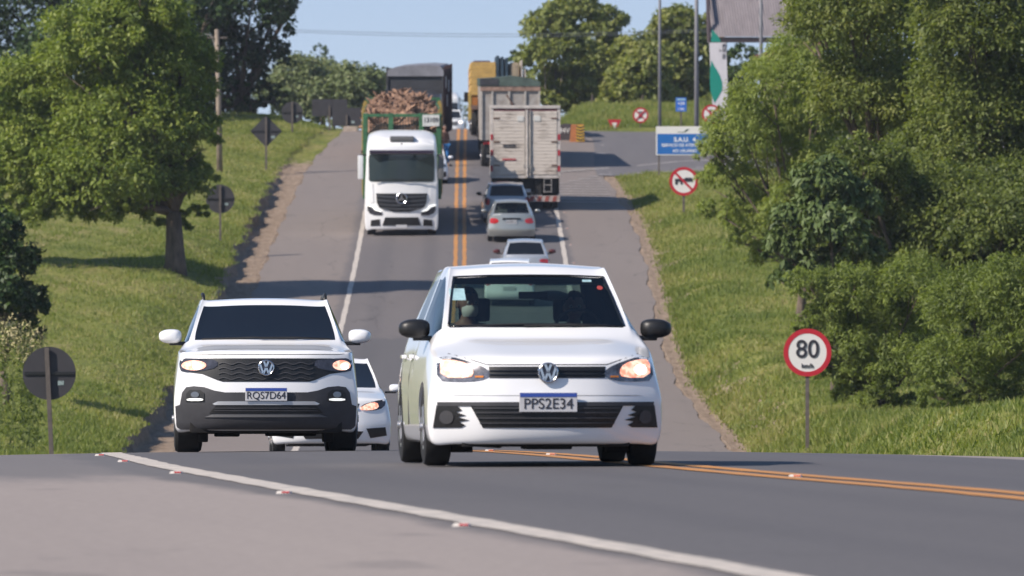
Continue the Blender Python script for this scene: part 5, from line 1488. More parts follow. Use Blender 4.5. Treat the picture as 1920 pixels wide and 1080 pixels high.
def grain_truck():
    D = 355; W = 1.23
    root = rig('tipper_truck', 'grey steel high-sided truck under a green tarpaulin, between the box truck and the mattress truck', 'truck', 957, D, R(1.0), 'lorries climbing the hill')
    root.location.z = PZ(315, D); root.rotation_euler.x = .022
    st = mat('weathered_grey_steel', (.36, .34, .32), .6, base2=(.24, .21, .19), scale=2.5, detail=8)
    b = MB(); b.box(-W, W, .05, 9.5, 1.15, 3.42, .02); b.build('cargo_box', st, root)
    b = MB()
    for x in (-W + .03, -.75, -.05, .62, W - .03): b.box(x - .04, x + .04, -.02, .06, 1.15, 3.35, .01)
    b.build('tailgate_ribs', mat('pale_rib', (.42, .39, .36), .6, var=.3, scale=5), root)
    b = MB(); b.tube([(-.16, -.0, 3.05), (.15, -.02, 2.55)], .035, 6); b.build('tailgate_strut', mat('rusty_steel'), root)
    b = MB(); b.box(-W - .02, W + .02, -.03, .08, 3.20, 3.42, .02); b.build('rust_band', mat('rust_band', (.34, .22, .17), .7, var=.5, scale=4), root)
    b = MB(); b.prism([(-W - .03, 3.40), (-W - .03, 3.72), (-.6, 3.76), (.1, 3.84), (.8, 3.74), (W + .02, 3.58), (W + .02, 3.40)], -.05, 9.6); b.build('tarpaulin', mat('green_tarpaulin', (.075, .11, .095), .7, var=.4, scale=2.5), root)
    b = MB(); b.box(-W - .04, -.5, -.07, -.04, 3.44, 3.72, .01); b.build('tarpaulin_flap', dark_tarp, root)
    b = MB(); b.box(-1.0, 1.0, .2, 9.4, .6, 1.12); b.build('chassis', chassis_m, root)
    for sx in (-1, 1):
        b = MB(); b.box(sx * .82 - .26, sx * .82 + .26, .35, .38, .18, .98, .01); o = b.build('mud_flap', satin_black, root)
        b = MB(); b.box(sx * .82 - .16, sx * .82 + .16, .33, .345, .44, .54); b.build('mud_flap_marking', mat('worn_grey_ink', (.28, .28, .28), .7), o)
        b = MB(); b.box(sx * .98 - .14, sx * .98 + .14, .1, .15, .98, 1.1, .01); b.build('tail_lamp', red_lens, root)
    for y in (1.1, 2.4, 7.0): wheel(root, 1.06, y, .50, .28, y < 5)
    b = MB(); b.box(-1.2, 1.2, 9.8, 11.6, .6, 3.0, .1); b.build('cab', mat('dark_truck_paint'), root)
grain_truck()

def mattress_truck():
    D = 379; W = 1.2
    root = rig('flatbed_truck', 'flatbed truck at the crest carrying yellow foam and upright panels', 'truck', 934, D, R(1.0), 'lorries climbing the hill')
    root.location.z = PZ(252, D); root.rotation_euler.x = .004
    b = MB(); b.box(-W, W, 0, 8, 1.1, 1.3, .02); b.build('flatbed', mat('rusty_steel'), root)
    b = MB(); b.box(-1, 1, .2, 9, .6, 1.1); b.build('chassis', chassis_m, root)
    b = MB()
    for y in np.arange(.1, 8, 1.1): b.box(-W - .04, -W + .02, y, y + .1, .7, 1.9, .01)
    b.build('side_stakes', yellow_steel, root)
    for y in (1.2, 2.5, 7.5): wheel(root, 1.05, y, .50, .28, y < 5)
    b = MB(); b.box(-1.2, 1.2, 8.4, 10.3, .6, 3.0, .1); b.build('cab', mat('orange_cab', (.35, .14, .04), .4), root)
    b = MB(); b.box(-1.42, -1.2, 8.3, 8.45, 1.55, 2.0, .04); b.build('mirror', black_plastic, root)
    M = Matrix.Translation(root.location) @ Matrix.Rotation(root.rotation_euler.z, 4, 'Z') @ Matrix.Rotation(root.rotation_euler.x, 4, 'X')
    def load(name, label, cat, b, m):
        bmesh.ops.transform(b.b, matrix=M, verts=b.b.verts); o = b.build(name, m); tag(o, label, cat); return o
    f = MB(); z = 1.75; k = 0
    while z < 3.15:
        f.box(-W - .03 * ((k * 3) % 2), -.12 + .02 * (k % 2), .05, 7.4, z, z + .160, .012); z += .163; k += 1
    load('foam_stack', 'stack of yellow foam slabs on the truck at the crest', 'foam slabs', f, mat('yellow_foam', (.52, .33, .10), .85, var=.25, scale=3))
    f = MB(); f.box(-1.08, -.35, .1, 7, 3.20, 3.28, .02)
    load('purple_mat', 'thin dark purple mat lying on the yellow foam slabs', 'mat', f, mat('purple_cloth', (.07, .05, .09), .8))
    for k in range(3):
        f = MB(); x = -.08 + k * .2; f.box(x, x + .13, .0, 5.5, 1.4, 3.50 - .05 * k, .03, None)
        load('upright_panel', ['dark blue upright panel touching the yellow foam', 'dark blue upright panel in the middle of three', 'dark blue upright panel next to the beige roll'][k], 'panel', f, mat('dark_blue_panel', (.03, .06, .09), .5, var=.5, scale=4))['group'] = 'upright panels on the truck at the crest'
    f = MB(); f.cyl((.72, .1, 1.9), (.72, 6, 2.95), .32, .30, 18); f.box(.50, .94, .1, 5, 1.4, 3.20, .14)
    load('beige_roll', 'rounded beige bundle right of the dark blue panels', 'bundle', f, mat('beige_cloth', (.36, .29, .20), .85, var=.3, scale=3))
    for k in range(2):
        f = MB(); x = 1.02 + k * .15; f.box(x, x + .06, 0, 4, 1.4, 3.30 - .4 * k, .01)
        load('plank', ['tall pale plank standing beside the beige bundle', 'shorter pale plank at the right edge of the truck load'][k], 'plank', f, mat('pale_wood', (.48, .42, .36), .7, var=.3, scale=5))['group'] = 'planks on the truck at the crest'
mattress_truck()
# ------------------------------------------------------------------ signs and street furniture
sign_back = mat('sign_back_grey', (.036, .034, .040), .6, var=.2, scale=5)
post_m = mat('weathered_post', (.12, .10, .09), .75, var=.4, scale=6)
galv = mat('galvanised')
sign_red = mat('sign_red', (.42, .012, .025), .45)
sign_white = mat('sign_white', (.66, .64, .62), .5)
sign_blue = mat('sign_blue', (.010, .12, .40), .5)
def sign_root(name, label, px, D, py_base, cat='sign', group=None):
    x = PX(px, D); g = gzf(x, D); return thing(name, label, cat, (x, D, g), 0, group), g
def post(root, h, r=.035, lean=0.0, m=None, y=0.0, x=0.0, base=-.4):
    b = MB(); b.box(-r, r, -r * .7, r * .7, base, h, .006)
    for v in b.b.verts: v.co.x += x + lean * (v.co.z - h * .6); v.co.y += y
    return b.build('post', m or post_m, root)
def back_sign(label, px, py, rpx, D, shape='disc', lean=0.0, wpx=None, group='sign backs along the left verge', pr=.04):
    root, g = sign_root('sign_back', label, px, D, 0, group=group)
    s = F / D; z = PZ(py, D) - g; r = rpx / s
    b = MB()
    if shape == 'disc': b.cyl((0, .05, z), (0, .054, z), r, r, 40)
    elif shape == 'diamond': b.prism(smooth_poly([(-r, z), (0, z + r), (r, z), (0, z - r)], 0), .05, .054)
    else: b.prism(rect(-r, r, z - wpx / s, z + wpx / s), .05, .054)
    o = b.build('panel', sign_back, root)
    b = MB()
    if shape != 'rect': b.box(-r * .93, r * .93, .02, .048, z - .03, z + .03, .004); b.build('rail', black_plastic, o)
    b = MB(); b.box(r * .32, r * .55, .042, .047, z - r * .45, z - r * .28); b.build('sticker', mat('small_pale_sticker', (.30, .38, .38), .6, var=.6, scale=20), o)
    post(root, z + (r if shape != 'rect' else .1) * .96, pr, lean, y=-.01)
back_sign('round sign back on a leaning post, nearest at the lower left', 92, 700, 50, 160, lean=-.045, pr=.042)
back_sign('round sign back on a thin grey post right of the big leafy tree', 413, 373, 27, 300, pr=.035)
back_sign('diamond shaped sign back on the left grass slope', 499, 246, 30, 352, 'diamond')
back_sign('farthest round sign back on the left, beside the diamond one', 548, 211, 20.5, 382)
back_sign('dark rectangular sign back on the left hilltop below the hazy trees', 618, 202, 33, 396, 'rect', wpx=16)
back_sign('dark rectangular sign back nearest the bark truck on the left hilltop', 650, 219, 27, 392, 'rect', wpx=17)
b = MB(); x = PX(657, 388); b.box(x - .32, x + .32, 388, 388.8, gzf(x, 388) - .2, PZ(237, 388), .04); tag(b.build('concrete_block', mat('pale_concrete', (.42, .34, .28), .8, var=.3, scale=5)), 'pale concrete block below the dark rectangular sign backs', 'block')

def round_front(root, z, r):
    b = MB(); b.cyl((0, .0, z), (0, .004, z), r, r, 48); b.build('sign_panel', sign_white, root)
    b = MB()
    n = 48; o = []
    for k in range(n):
        t = 2 * math.pi * k / n
        o.append((b.b.verts.new((r * math.cos(t), -.006, z + r * math.sin(t))), b.b.verts.new((r * .80 * math.cos(t), -.006, z + r * .80 * math.sin(t))),
                  b.b.verts.new((r * math.cos(t), .001, z + r * math.sin(t))), b.b.verts.new((r * .80 * math.cos(t), .001, z + r * .80 * math.sin(t)))))
    for k in range(n):
        a = o[k]; c = o[(k + 1) % n]
        for i, j in ((0, 1), (2, 0), (1, 3), (3, 2)): b.b.faces.new((a[i], a[j], c[j], c[i]))
    b.build('red_ring', sign_red, root)
def bar2(b, p0, p1, w, y0, y1):
    a = Vector((p0[0], p0[1])); c = Vector((p1[0], p1[1])); d = (c - a).normalized(); n = Vector((-d.y, d.x)) * w / 2
    b.prism([tuple(a + n), tuple(a - n), tuple(c - n), tuple(c + n)], y0, y1)
# speed limit
root, g = sign_root('speed_limit_sign', 'round red and white speed limit sign reading 80 km/h', 1514, 190, 780)
z = PZ(661, 190) - g; r = 45 * 190 / F
round_front(root, z, r); post(root, z, .042, y=.05)
text_mesh('number', '80', .56, ink, root, (0, -.012, z + .06), depth=.003, sx=.95, bold=.006)
text_mesh('unit', 'km/h', .135, ink, root, (0, -.012, z - .30), depth=.003, bold=.003)
# no overtaking
root, g = sign_root('no_overtaking_sign', 'round red and white no overtaking sign by the feathery tree', 1282, 318, 390)
z = PZ(340, 318) - g; r = 27 * 318 / F
round_front(root, z, r); post(root, z, .042, y=.05)
b = MB(); b.box(-.33, .33, -.012, -.007, z - .01, z + .10, .01); b.box(-.32, -.22, -.012, -.007, z - .12, z, .0); b.box(-.12, -.04, -.012, -.007, z - .12, z, .0); b.box(.05, .3, -.012, -.007, z + .10, z + .14)
b.build('symbol', ink, root)
b = MB(); bar2(b, (-.31, z + .31), (.31, z - .31), .085, -.020, -.014); b.build('red_slash', sign_red, root)
# no stopping x2
for px, py, rp, D, lab in ((1201, 216, 14.5, 390.5, 'small round no stopping sign at the far edge of the rest area'), (1334, 214, 18, 380, 'round no stopping sign half hidden by the feathery tree')):
    root, g = sign_root('no_stopping_sign', lab, px, D, 0, group='no stopping signs at the rest area')
    z = PZ(py, D) - g; r = rp * D / F
    round_front(root, z, r); post(root, z, .03, y=.05)
    text_mesh('letter', 'E', r * 1.15, ink, root, (0, -.010, z), depth=.002, bold=.012)
    b = MB(); bar2(b, (-r * .62, z + r * .62), (r * .62, z - r * .62), r * .17, -.020, -.014); b.build('red_slash', sign_red, root)
    b = MB(); bar2(b, (-r * .62, z - r * .62), (r * .62, z + r * .62), r * .17, -.028, -.022); b.build('red_slash', sign_red, root)
# give way triangle
D = 391.5; root, g = sign_root('give_way_sign', 'red and white upside-down triangle sign low behind the rest area crest', 1152, D, 0)
k = D / F; zt = PZ(224, D) - g
b = MB(); b.prism([(-13 * k, zt), (13 * k, zt), (8 * k, zt - 10 * k), (7 * k, zt - 22 * k), (-7 * k, zt - 22 * k), (-8 * k, zt - 10 * k)], 0, .01); b.build('sign_panel', sign_red, root)
b = MB(); b.prism([(-5 * k, zt - 6 * k), (5 * k, zt - 6 * k), (2.6 * k, zt - 12 * k), (4 * k, zt - 21 * k), (-4 * k, zt - 21 * k), (-2.6 * k, zt - 12 * k)], -.008, -.001); b.build('white_centre', sign_white, root)
post(root, zt - .1, .03, y=.05)
# blue service sign
D = 346; s = F / D; root, g = sign_root('service_sign', 'wide blue and white road service sign reading S.A.U. 4', 1290, D, 0)
x0 = (1230 - 1290) / s; x1 = (1352 - 1290) / s; z0 = PZ(291, D) - g; zm = PZ(251, D) - g; z1 = PZ(237, D) - g
b = MB(); b.box(x0, x1, 0, .02, z0, z1, .004); p = b.build('sign_panel', sign_white, root)
b = MB(); b.box(x0 + .05, x1 - .05, -.006, -.001, z0 + .04, zm); b.build('blue_field', sign_blue, root)
text_mesh('lettering', 'S.A.U.  4', .25, white_flat, root, (-.13, -.010, PZ(262, D) - g), depth=.002, bold=.006)
text_mesh('lettering', 'SERVIÇO DE ATENDIMENTO', .165, white_flat, root, (0.0, -.010, PZ(272.5, D) - g), depth=.002, sx=1.02, bold=.003)
text_mesh('lettering', 'AO USUÁRIO', .165, white_flat, root, (-.13, -.010, PZ(283, D) - g), depth=.002, bold=.003)
b = MB(); b.prism([(-.42, z1 - .22), (-.16, z1 - .22), (-.08, z1 - .13), (.06, z1 - .10), (-.02, z1 - .17), (-.14, z1 - .24), (-.42, z1 - .24)], -.008, -.001); b.build('logo', mat('dark_green_ink', (.01, .06, .04), .6), root)
for xx in (x0 + .12, x1 - .15): post(root, z1 - .05, .035, x=xx, y=.06)
# small blue sign
D = 386; root, g = sign_root('blue_sign', 'small blue information sign between the two tall lamp posts', 1277, D, 0); k = D / F
z = PZ(196, D) - g
b = MB(); b.box(-10 * k, 10 * k, 0, .01, z - 13 * k, z + 13 * k, .003); b.build('sign_panel', mat('bright_blue', (.02, .13, .50), .5), root)
b = MB(); b.box(-8 * k, 8 * k, -.006, -.001, z + 8 * k, z + 11 * k); b.build('white_bar', mat('pale_blue_sticker'), root)
text_mesh('lettering', '+24', 8 * k, white_flat, root, (0, -.006, z + 2 * k), depth=.002, bold=.004); text_mesh('lettering', '1 km', 6 * k, white_flat, root, (0, -.006, z - 8 * k), depth=.002, bold=.004)
post(root, z, .035, y=.04)

# tall posts
def lamp_post(label, px, D, r0, top, head=True):
    x = PX(px, D); g = gzf(x, D); root = thing('lamp_post', label, 'lamp post', (x, D, g), 0, 'tall lamp posts of the rest area')
    b = MB(); b.tube([(0, 0, -.3), (0, 0, top * .5), (.0, 0, top)], [r0, r0 * .8, r0 * .55], 10); b.build('pole', mat('pole_grey', (.22, .22, .24), .6, var=.25, scale=2), root, True)
    b = MB(); b.tube([(0, 0, top), (.3, 0, top + .25), (1.2, 0, top + .35)], .04, 6); o = b.build('arm', mat('pole_grey'), root, True)
    b = MB(); b.box(1.1, 1.7, -.12, .12, top + .3, top + .42, .04); b.build('lantern', galv, o)
    b = MB(); b.cyl((0, 0, -.1), (0, 0, .25), r0 * 1.7, r0 * 1.5, 12); b.build('base', mat('pale_concrete'), root)
lamp_post('thin tall lamp post rising behind the blue service sign', 1237, 384, .085, 10.5)
lamp_post('thicker tall lamp post right of the small blue sign', 1306, 378, .115, 10.5)
lamp_post('lamp post standing in front of the canopy roof', 1427, 372, .10, 11)
# utility pole, left
D = 350; x = PX(410, D); g = gzf(x, D); root = thing('utility_pole', 'old concrete utility pole with a curved lamp arm on the left slope', 'utility pole', (x, D, g))
top = PZ(55, D) - g
b = MB(); b.tube([(.05, 0, -.3), (0, 0, top * .5), (-.08, 0, top)], [.13, .11, .085], 10); b.build('pole', mat('old_concrete', (.30, .24, .19), .85, var=.4, scale=3), root, True)
b = MB(); b.tube([(-.02, 0, top - 1.3), (-.22, 0, top - .45), (-.30, 0, top - .25), (-.55, 0, top - .2), (-1.1, 0, top - .38)], .022, 6); b.build('lamp_arm', galv, root, True)
b = MB(); b.box(-1.5, -1.05, -.08, .08, top - .5, top - .38, .03); b.build('lantern', galv, root)
b = MB(); b.cyl((-.5, 0, top - .35), (.35, 0, top - .35), .04, n=6); b.build('crossarm', post_m, root)
# wires across the sky
for k, (ya, yb, sag) in enumerate(((47, 41, .45), (50, 44, .5))):
    D = 425; b = MB()
    b.tube([(PX(380 + 1100 * t, D), D + t * 6, PZ(ya + (yb - ya) * t, D) - sag * 4 * t * (1 - t)) for t in np.linspace(0, 1, 24)], .011, 4)
    tag(b.build('power_line', mat('wire_dark', (.16, .17, .20), .6)), ['upper thin power line crossing the sky above the trucks', 'lower thin power line crossing the sky above the trucks'][k], 'power line', 'power lines across the sky')

# canopy and totem
D = 392
x = PX(1410, D); g = gzf(x, D); root = thing('canopy', 'large ribbed grey metal canopy roof at the top right of the rest area', 'canopy', (x, D, g))
def rib_mat():
    m = mat('ribbed_metal', (.27, .24, .25), .6, metal=.0, var=.25, scale=1.2, stretch=(3, 1, .4)); return m
ze = PZ(69, D) - g; zt = PZ(-90, D + 5) - g; xl = PX(1333, D) - x; xr = PX(1560, D) - x
b = MB(); n = 46
for i in range(n):
    a = xl + (xr - xl) * i / n; c = xl + (xr - xl) * (i + 1) / n
    q = [(a, 0), (a + (c - a) * .16, -.07), (a + (c - a) * .42, -.07), (a + (c - a) * .58, 0), (c, 0)]
    for (u0, h0), (u1, h1) in zip(q[:-1], q[1:]):
        sh = -.45
        vs = [b.b.verts.new(v) for v in ((u0 + .0, h0, ze), (u1, h1, ze), (u1 + sh, h1 + 5, zt), (u0 + sh, h0 + 5, zt))]
        b.b.faces.new(vs)
rf = b.build('roof_sheet', rib_mat(), root)
b = MB(); b.box(xl + .02, xr, .05, .25, ze - .26, ze - .02, .01); b.box(xl, xl + .14, .05, 5, ze - .26, ze + .1); b.build('eave_beam', mat('dark_steel', (.05, .035, .04), .7), root)
b = MB(); b.tube([(xl - .08, 0, ze - .3), (xl - .12, .5, ze + 1.0), (xl - .05, 5, zt)], .09, 6); b.build('gutter', mat('dark_steel'), root)
for xx in (xl + .62, xr - .8):
    b = MB(); b.box(xx - .13, xx + .13, .5, .76, -.3, ze - .02, .02); b.build('column', mat('pale_concrete'), root)
    b = MB(); b.box(xx - .13, xx + .13, 4.6, 4.86, -.3, ze + 2.0, .02); b.build('column', mat('pale_concrete'), root)
b = MB(); b.box(xl, xr, 5.0, 5.25, ze + .5, zt, .02); b.build('back_wall', mat('grey_tarpaulin'), root)
# low building with tiled roof edge glimpsed under the canopy
D2 = 400; xx = PX(1450, D2); gg = gzf(xx, D2)
hut = thing('tiled_hut', 'small hut with a reddish tiled roof edge glimpsed under the canopy', 'hut', (xx, D2, gg))
zr = PZ(140, D2) - gg
b = MB(); b.box(-.5, 2.6, 0, 2, -.2, zr + .1); b.build('wall', mat('pale_concrete'), hut)
b = MB(); b.xprism([(-.3, zr), (1.0, zr + .9), (1.0, zr + 1.0), (-.3, zr + .1)], -.9, 3.0)
for v in b.b.verts: v.co.z += (v.co.x + .9) * .38 - .1
b.build('roof', mat('roof_tile', (.13, .055, .045), .8, var=.5, scale=6), hut)

D = 388; x = PX(1347, D); g = gzf(x, D); root = thing('totem_banner', 'tall white and green curved totem banner under the canopy corner', 'banner', (x, D, g)); k = D / F
def tz(py): return PZ(py, D) - g
b = MB(); b.prism([(-17 * k, tz(80)), (14 * k, tz(80)), (18 * k, tz(170)), (10 * k, tz(250)), (-8 * k, tz(250)), (-15 * k, tz(130))], .0, .10); p = b.build('panel', mat('banner_white', (.60, .58, .60), .6, var=.12, scale=2), root)
teal = mat('banner_green', (.0, .22, .16), .55)
b = MB()
c = [(-13, 113), (-9, 122), (-3, 131), (3, 142), (7, 155), (7, 168), (2, 178), (-3, 186), (-7, 193), (-11, 185), (-15, 170), (-16, 150), (-15.5, 130)]
b.prism([(u * k, tz(v)) for u, v in c], -.012, -.002); b.build('green_shape', teal, root)
b = MB(); b.prism([(-12 * k, tz(55)), (-14 * k, tz(79)), (5 * k, tz(79)), (1 * k, tz(70)), (-6 * k, tz(62))], -.012, .08); b.build('green_top', teal, root)
t = text_mesh('lettering', 'ECO 101', 7.5 * k, ink, root, (10 * k, -.012, tz(97)), depth=.002, bold=.008); t.rotation_euler = (R(90), R(90), 0)
t = text_mesh('small_lettering', 'BR', 4 * k, ink, root, (3 * k, -.012, tz(95)), depth=.002); t.rotation_euler = (R(90), R(90), 0)
post(root, tz(200), .12, m=galv, y=.15)

# chevron block and dark kerb-stone mound beside the box truck
D = 376; x = PX(1083, D); g = gzf(x, D); root = thing('chevron_block', 'orange concrete block with black and yellow chevrons beside the box truck', 'barrier', (x, D, g)); k = D / F
b = MB(); b.xprism([(0, -.1), (1.2, -.1), (1.0, .78), (.12, .78)], -.36, .34)
for v in b.b.verts: v.co.x *= 1 - .28 * max(0, v.co.z)
b.build('block', mat('orange_concrete', (.42, .15, .05), .8, var=.35, scale=4), root)
b = MB(); b.box(-.06, .30, -.04, -.01, .04, .74, .0); p = b.build('chevron_panel', mat('chevron_yellow', (.60, .36, .03), .6), root)
b = MB()
for j in range(5):
    z = .06 + j * .135
    b.prism([(-.06, z + .065), (.12, z), (.12, z + .065), (-.06, z + .13)], -.05, -.042); b.prism([(.12, z), (.30, z + .065), (.30, z + .13), (.12, z + .065)], -.05, -.042)
b.build('chevron', ink, p)
D = 377.5; x = PX(1063, D); g = gzf(x, D); root = thing('kerb_mound', 'dark rounded concrete mound with white painted scrawl beside the chevron block', 'block', (x, D, g))
b = MB(); pr = [(-.62, -.1), (-.60, .35), (-.42, .62), (-.12, .74), (.18, .72), (.36, .55), (.42, -.1)]; b.prism(pr, 0, .6)
b.build('mound', mat('dark_concrete', (.07, .06, .065), .85, var=.4, scale=5), root)
text_mesh('painted_scrawl', 'M4V', .30, mat('white_board'), root, (-.16, -.012, .42), depth=.004, bold=.008)

# road studs
stud_b = mat('stud_body', (.62, .58, .54), .6, var=.3, scale=30); stud_r = mat('stud_red', (.50, .04, .05), .3); stud_o = mat('stud_orange', (.75, .16, .05), .3)
def stud(v, D, red, label, group):
    x = float(xc(D)) + v; z = float(zc(D)) - .0022 * v * v
    sl = math.atan(float(zc(D + .5)) - float(zc(D - .5)))
    r = thing('road_stud', label, 'road stud', (x, D, z), R(-8 if D < 62 else -4), group, sl)
    b = MB(); b.box(-.048, .048, -.045, .045, -.005, .016, .006, taper=(.8, .6)); o = b.build('body', stud_b, r)
    b = MB(); b.box(-.008, .040, -.042, -.026, .004, .014, .002); b.build('reflector', stud_r if red else stud_o, r)
for k, (D, lab) in enumerate(((44.0, 'red road stud nearest the viewer beside the white edge line'), (52.6, 'second nearest red road stud beside the white edge line'), (61.2, 'third red road stud from the viewer beside the white edge line'), (69.8, 'fourth red road stud from the viewer beside the white edge line'), (78.4, 'farthest visible red road stud, at the end of the white edge line'))):
    stud(lv(D) - .17, D, True, lab, 'red road studs along the white edge line')
for k, (D, lab) in enumerate(((57.0, 'orange road stud nearest the viewer between the yellow lines'), (65.3, 'orange road stud just right of the hatchback on the yellow lines'), (73.6, 'orange road stud seen under the hatchback, right one'), (82, 'orange road stud seen under the hatchback, left one'))):
    stud(0, D, False, lab, 'orange road studs between the yellow lines')
for k in range(7):
    D = 268 + k * 9.5
    stud(3.95, D, False, 'pale road stud beside the far right edge line, number %s going uphill' % ['one', 'two', 'three', 'four', 'five', 'six', 'seven'][k], 'pale road studs along the far right edge line')
# litter
D = 104; x = PX(1745, D)
b = MB(); b.ball((x, D, gzf(x, D) + .05), .07, 1.1, .8, .5, 8, 6)
for v in b.b.verts: v.co += Vector((random.uniform(-.012, .012),) * 3)
o = b.build('litter', mat('pale_plastic', (.62, .58, .58), .5)); tag(o, 'crumpled pale plastic litter at the grass edge on the right', 'litter')
# ------------------------------------------------------------------ people
skin_m = mat('skin', (.30, .16, .11), .55, var=.15, scale=8)
def skin_mesh(J, E, root=0):
    """J name -> (pos, radius)"""
    names = list(J); me = bpy.data.meshes.new('sk')
    me.from_pydata([J[n][0] for n in names], [(names.index(a), names.index(c)) for a, c in E], [])
    o = bpy.data.objects.new('sk', me); col.objects.link(o)
    m = o.modifiers.new('skin', 'SKIN'); m.use_smooth_shade = True
    sv = me.skin_vertices[0].data
    for i, n in enumerate(names):
        r = J[n][1]; sv[i].radius = (r, r) if not hasattr(r, '__len__') else r
        sv[i].use_root = (i == root)
    sb = o.modifiers.new('s', 'SUBSURF'); sb.levels = 2
    out = eval_mesh(o); bpy.data.objects.remove(o)
    return out
def hand_chain(J, E, wrist, pre, d, up, side, curl=.4, k=1.0):
    """palm plus five fingers; d = direction of the hand, side = towards the thumb"""
    d = Vector(d).normalized(); side = Vector(side).normalized(); nrm = d.cross(side).normalized()
    w = Vector(J[wrist][0]); palm = w + d * .055 * k
    J[pre + 'palm'] = (tuple(palm), .028 * k); E.append((wrist, pre + 'palm'))
    for i, (off, ln) in enumerate(((.030, .072), (.010, .080), (-.010, .074), (-.028, .058))):
        base = palm + d * .035 * k + side * off * k
        a = base + (d * math.cos(curl * .6) + nrm * math.sin(curl * .6)) * ln * .5 * k
        e = a + (d * math.cos(curl * 1.8) + nrm * math.sin(curl * 1.8)) * ln * .5 * k
        n = pre + 'f%d' % i
        J[n + 'a'] = (tuple(base), .0095 * k); J[n + 'b'] = (tuple(a), .0085 * k); J[n + 'c'] = (tuple(e), .007 * k)
        E += [(pre + 'palm', n + 'a'), (n + 'a', n + 'b'), (n + 'b', n + 'c')]
    t0 = palm - d * .02 * k + side * .032 * k; t1 = t0 + (d * .7 + side * .6).normalized() * .04 * k; t2 = t1 + d * .028 * k + nrm * .006
    J[pre + 't0'] = (tuple(t0), .011 * k); J[pre + 't1'] = (tuple(t1), .010 * k); J[pre + 't2'] = (tuple(t2), .008 * k)
    E += [(pre + 'palm', pre + 't0'), (pre + 't0', pre + 't1'), (pre + 't1', pre + 't2')]
def head_parts(b, c, yaw=0.0, s=1.0):
    """skull, jaw, nose, ears joined into one bmesh, face towards -y"""
    M = Matrix.Translation(c) @ Matrix.Rotation(yaw, 4, 'Z') @ Matrix.Scale(s, 4)
    r = bmesh.ops.create_uvsphere(b, u_segments=24, v_segments=18, radius=.1)
    for v in r['verts']:
        p = v.co; p.x *= .76; p.y *= .96; p.z *= 1.12
        if p.z < -.01:
            f = min(1, (-p.z - .01) / .10); p.x *= 1 - .30 * f; p.y = p.y * (1 - .28 * f) - .022 * f
        if p.y < -.06 and -.03 < p.z < .035 and .015 < abs(p.x) < .045: p.y += .010      # eye sockets
        if p.y < -.05 and abs(p.x) < .016 and -.045 < p.z < .015: p.y -= .022 * (1 - (p.z + .045) / .075)   # nose
        if p.y < -.05 and abs(p.x) < .026 and -.072 < p.z < -.052: p.y -= .006           # lips
    bmesh.ops.transform(b, matrix=M, verts=r['verts'])
    for sg in (1, -1):
        bmesh.ops.create_uvsphere(b, u_segments=10, v_segments=8, radius=.03, matrix=M @ Matrix.Translation((sg * .078, .008, -.01)) @ Matrix.Diagonal((.35, .6, 1, 1)))
    return M
def hair_obj(parent, M, m, long=0.0):
    b = MB(); r = bmesh.ops.create_uvsphere(b.b, u_segments=24, v_segments=16, radius=.108)
    for v in r['verts']:
        p = v.co; p.x *= .78; p.y *= .98; p.z *= 1.1; p.y += .008; p.z += .008
        n = .004 * math.sin(p.x * 190 + p.z * 120) ; p += p.normalized() * n
    bmesh.ops.delete(b.b, geom=[v for v in r['verts'] if (v.co.y < -.045 and v.co.z < .052) or (v.co.z < -.055 - long) or (abs(v.co.x) > .07 and v.co.y < -.005 and v.co.z < .01)], context='VERTS')
    bmesh.ops.transform(b.b, matrix=M, verts=b.b.verts); return b.build('hair', m, parent, True)
def face_bits(parent, M):
    for sg in (1, -1):
        b = MB(); b.ball((0, 0, 0), .0125); bmesh.ops.transform(b.b, matrix=M @ Matrix.Translation((sg * .030, -.079, .004)), verts=b.b.verts); e = b.build('eye', mat('eye_white', (.5, .48, .46), .3), parent, True)
        b = MB(); b.ball((0, 0, 0), .007); bmesh.ops.transform(b.b, matrix=M @ Matrix.Translation((sg * .030, -.088, .004)), verts=b.b.verts); b.build('iris', ink, e, True)
    b = MB(); b.box(-.024, .024, -.003, .003, -.003, .003, .002); bmesh.ops.transform(b.b, matrix=M @ Matrix.Translation((0, -.093, -.060)), verts=b.b.verts); b.build('mouth', mat('lip', (.22, .07, .06), .5), parent)

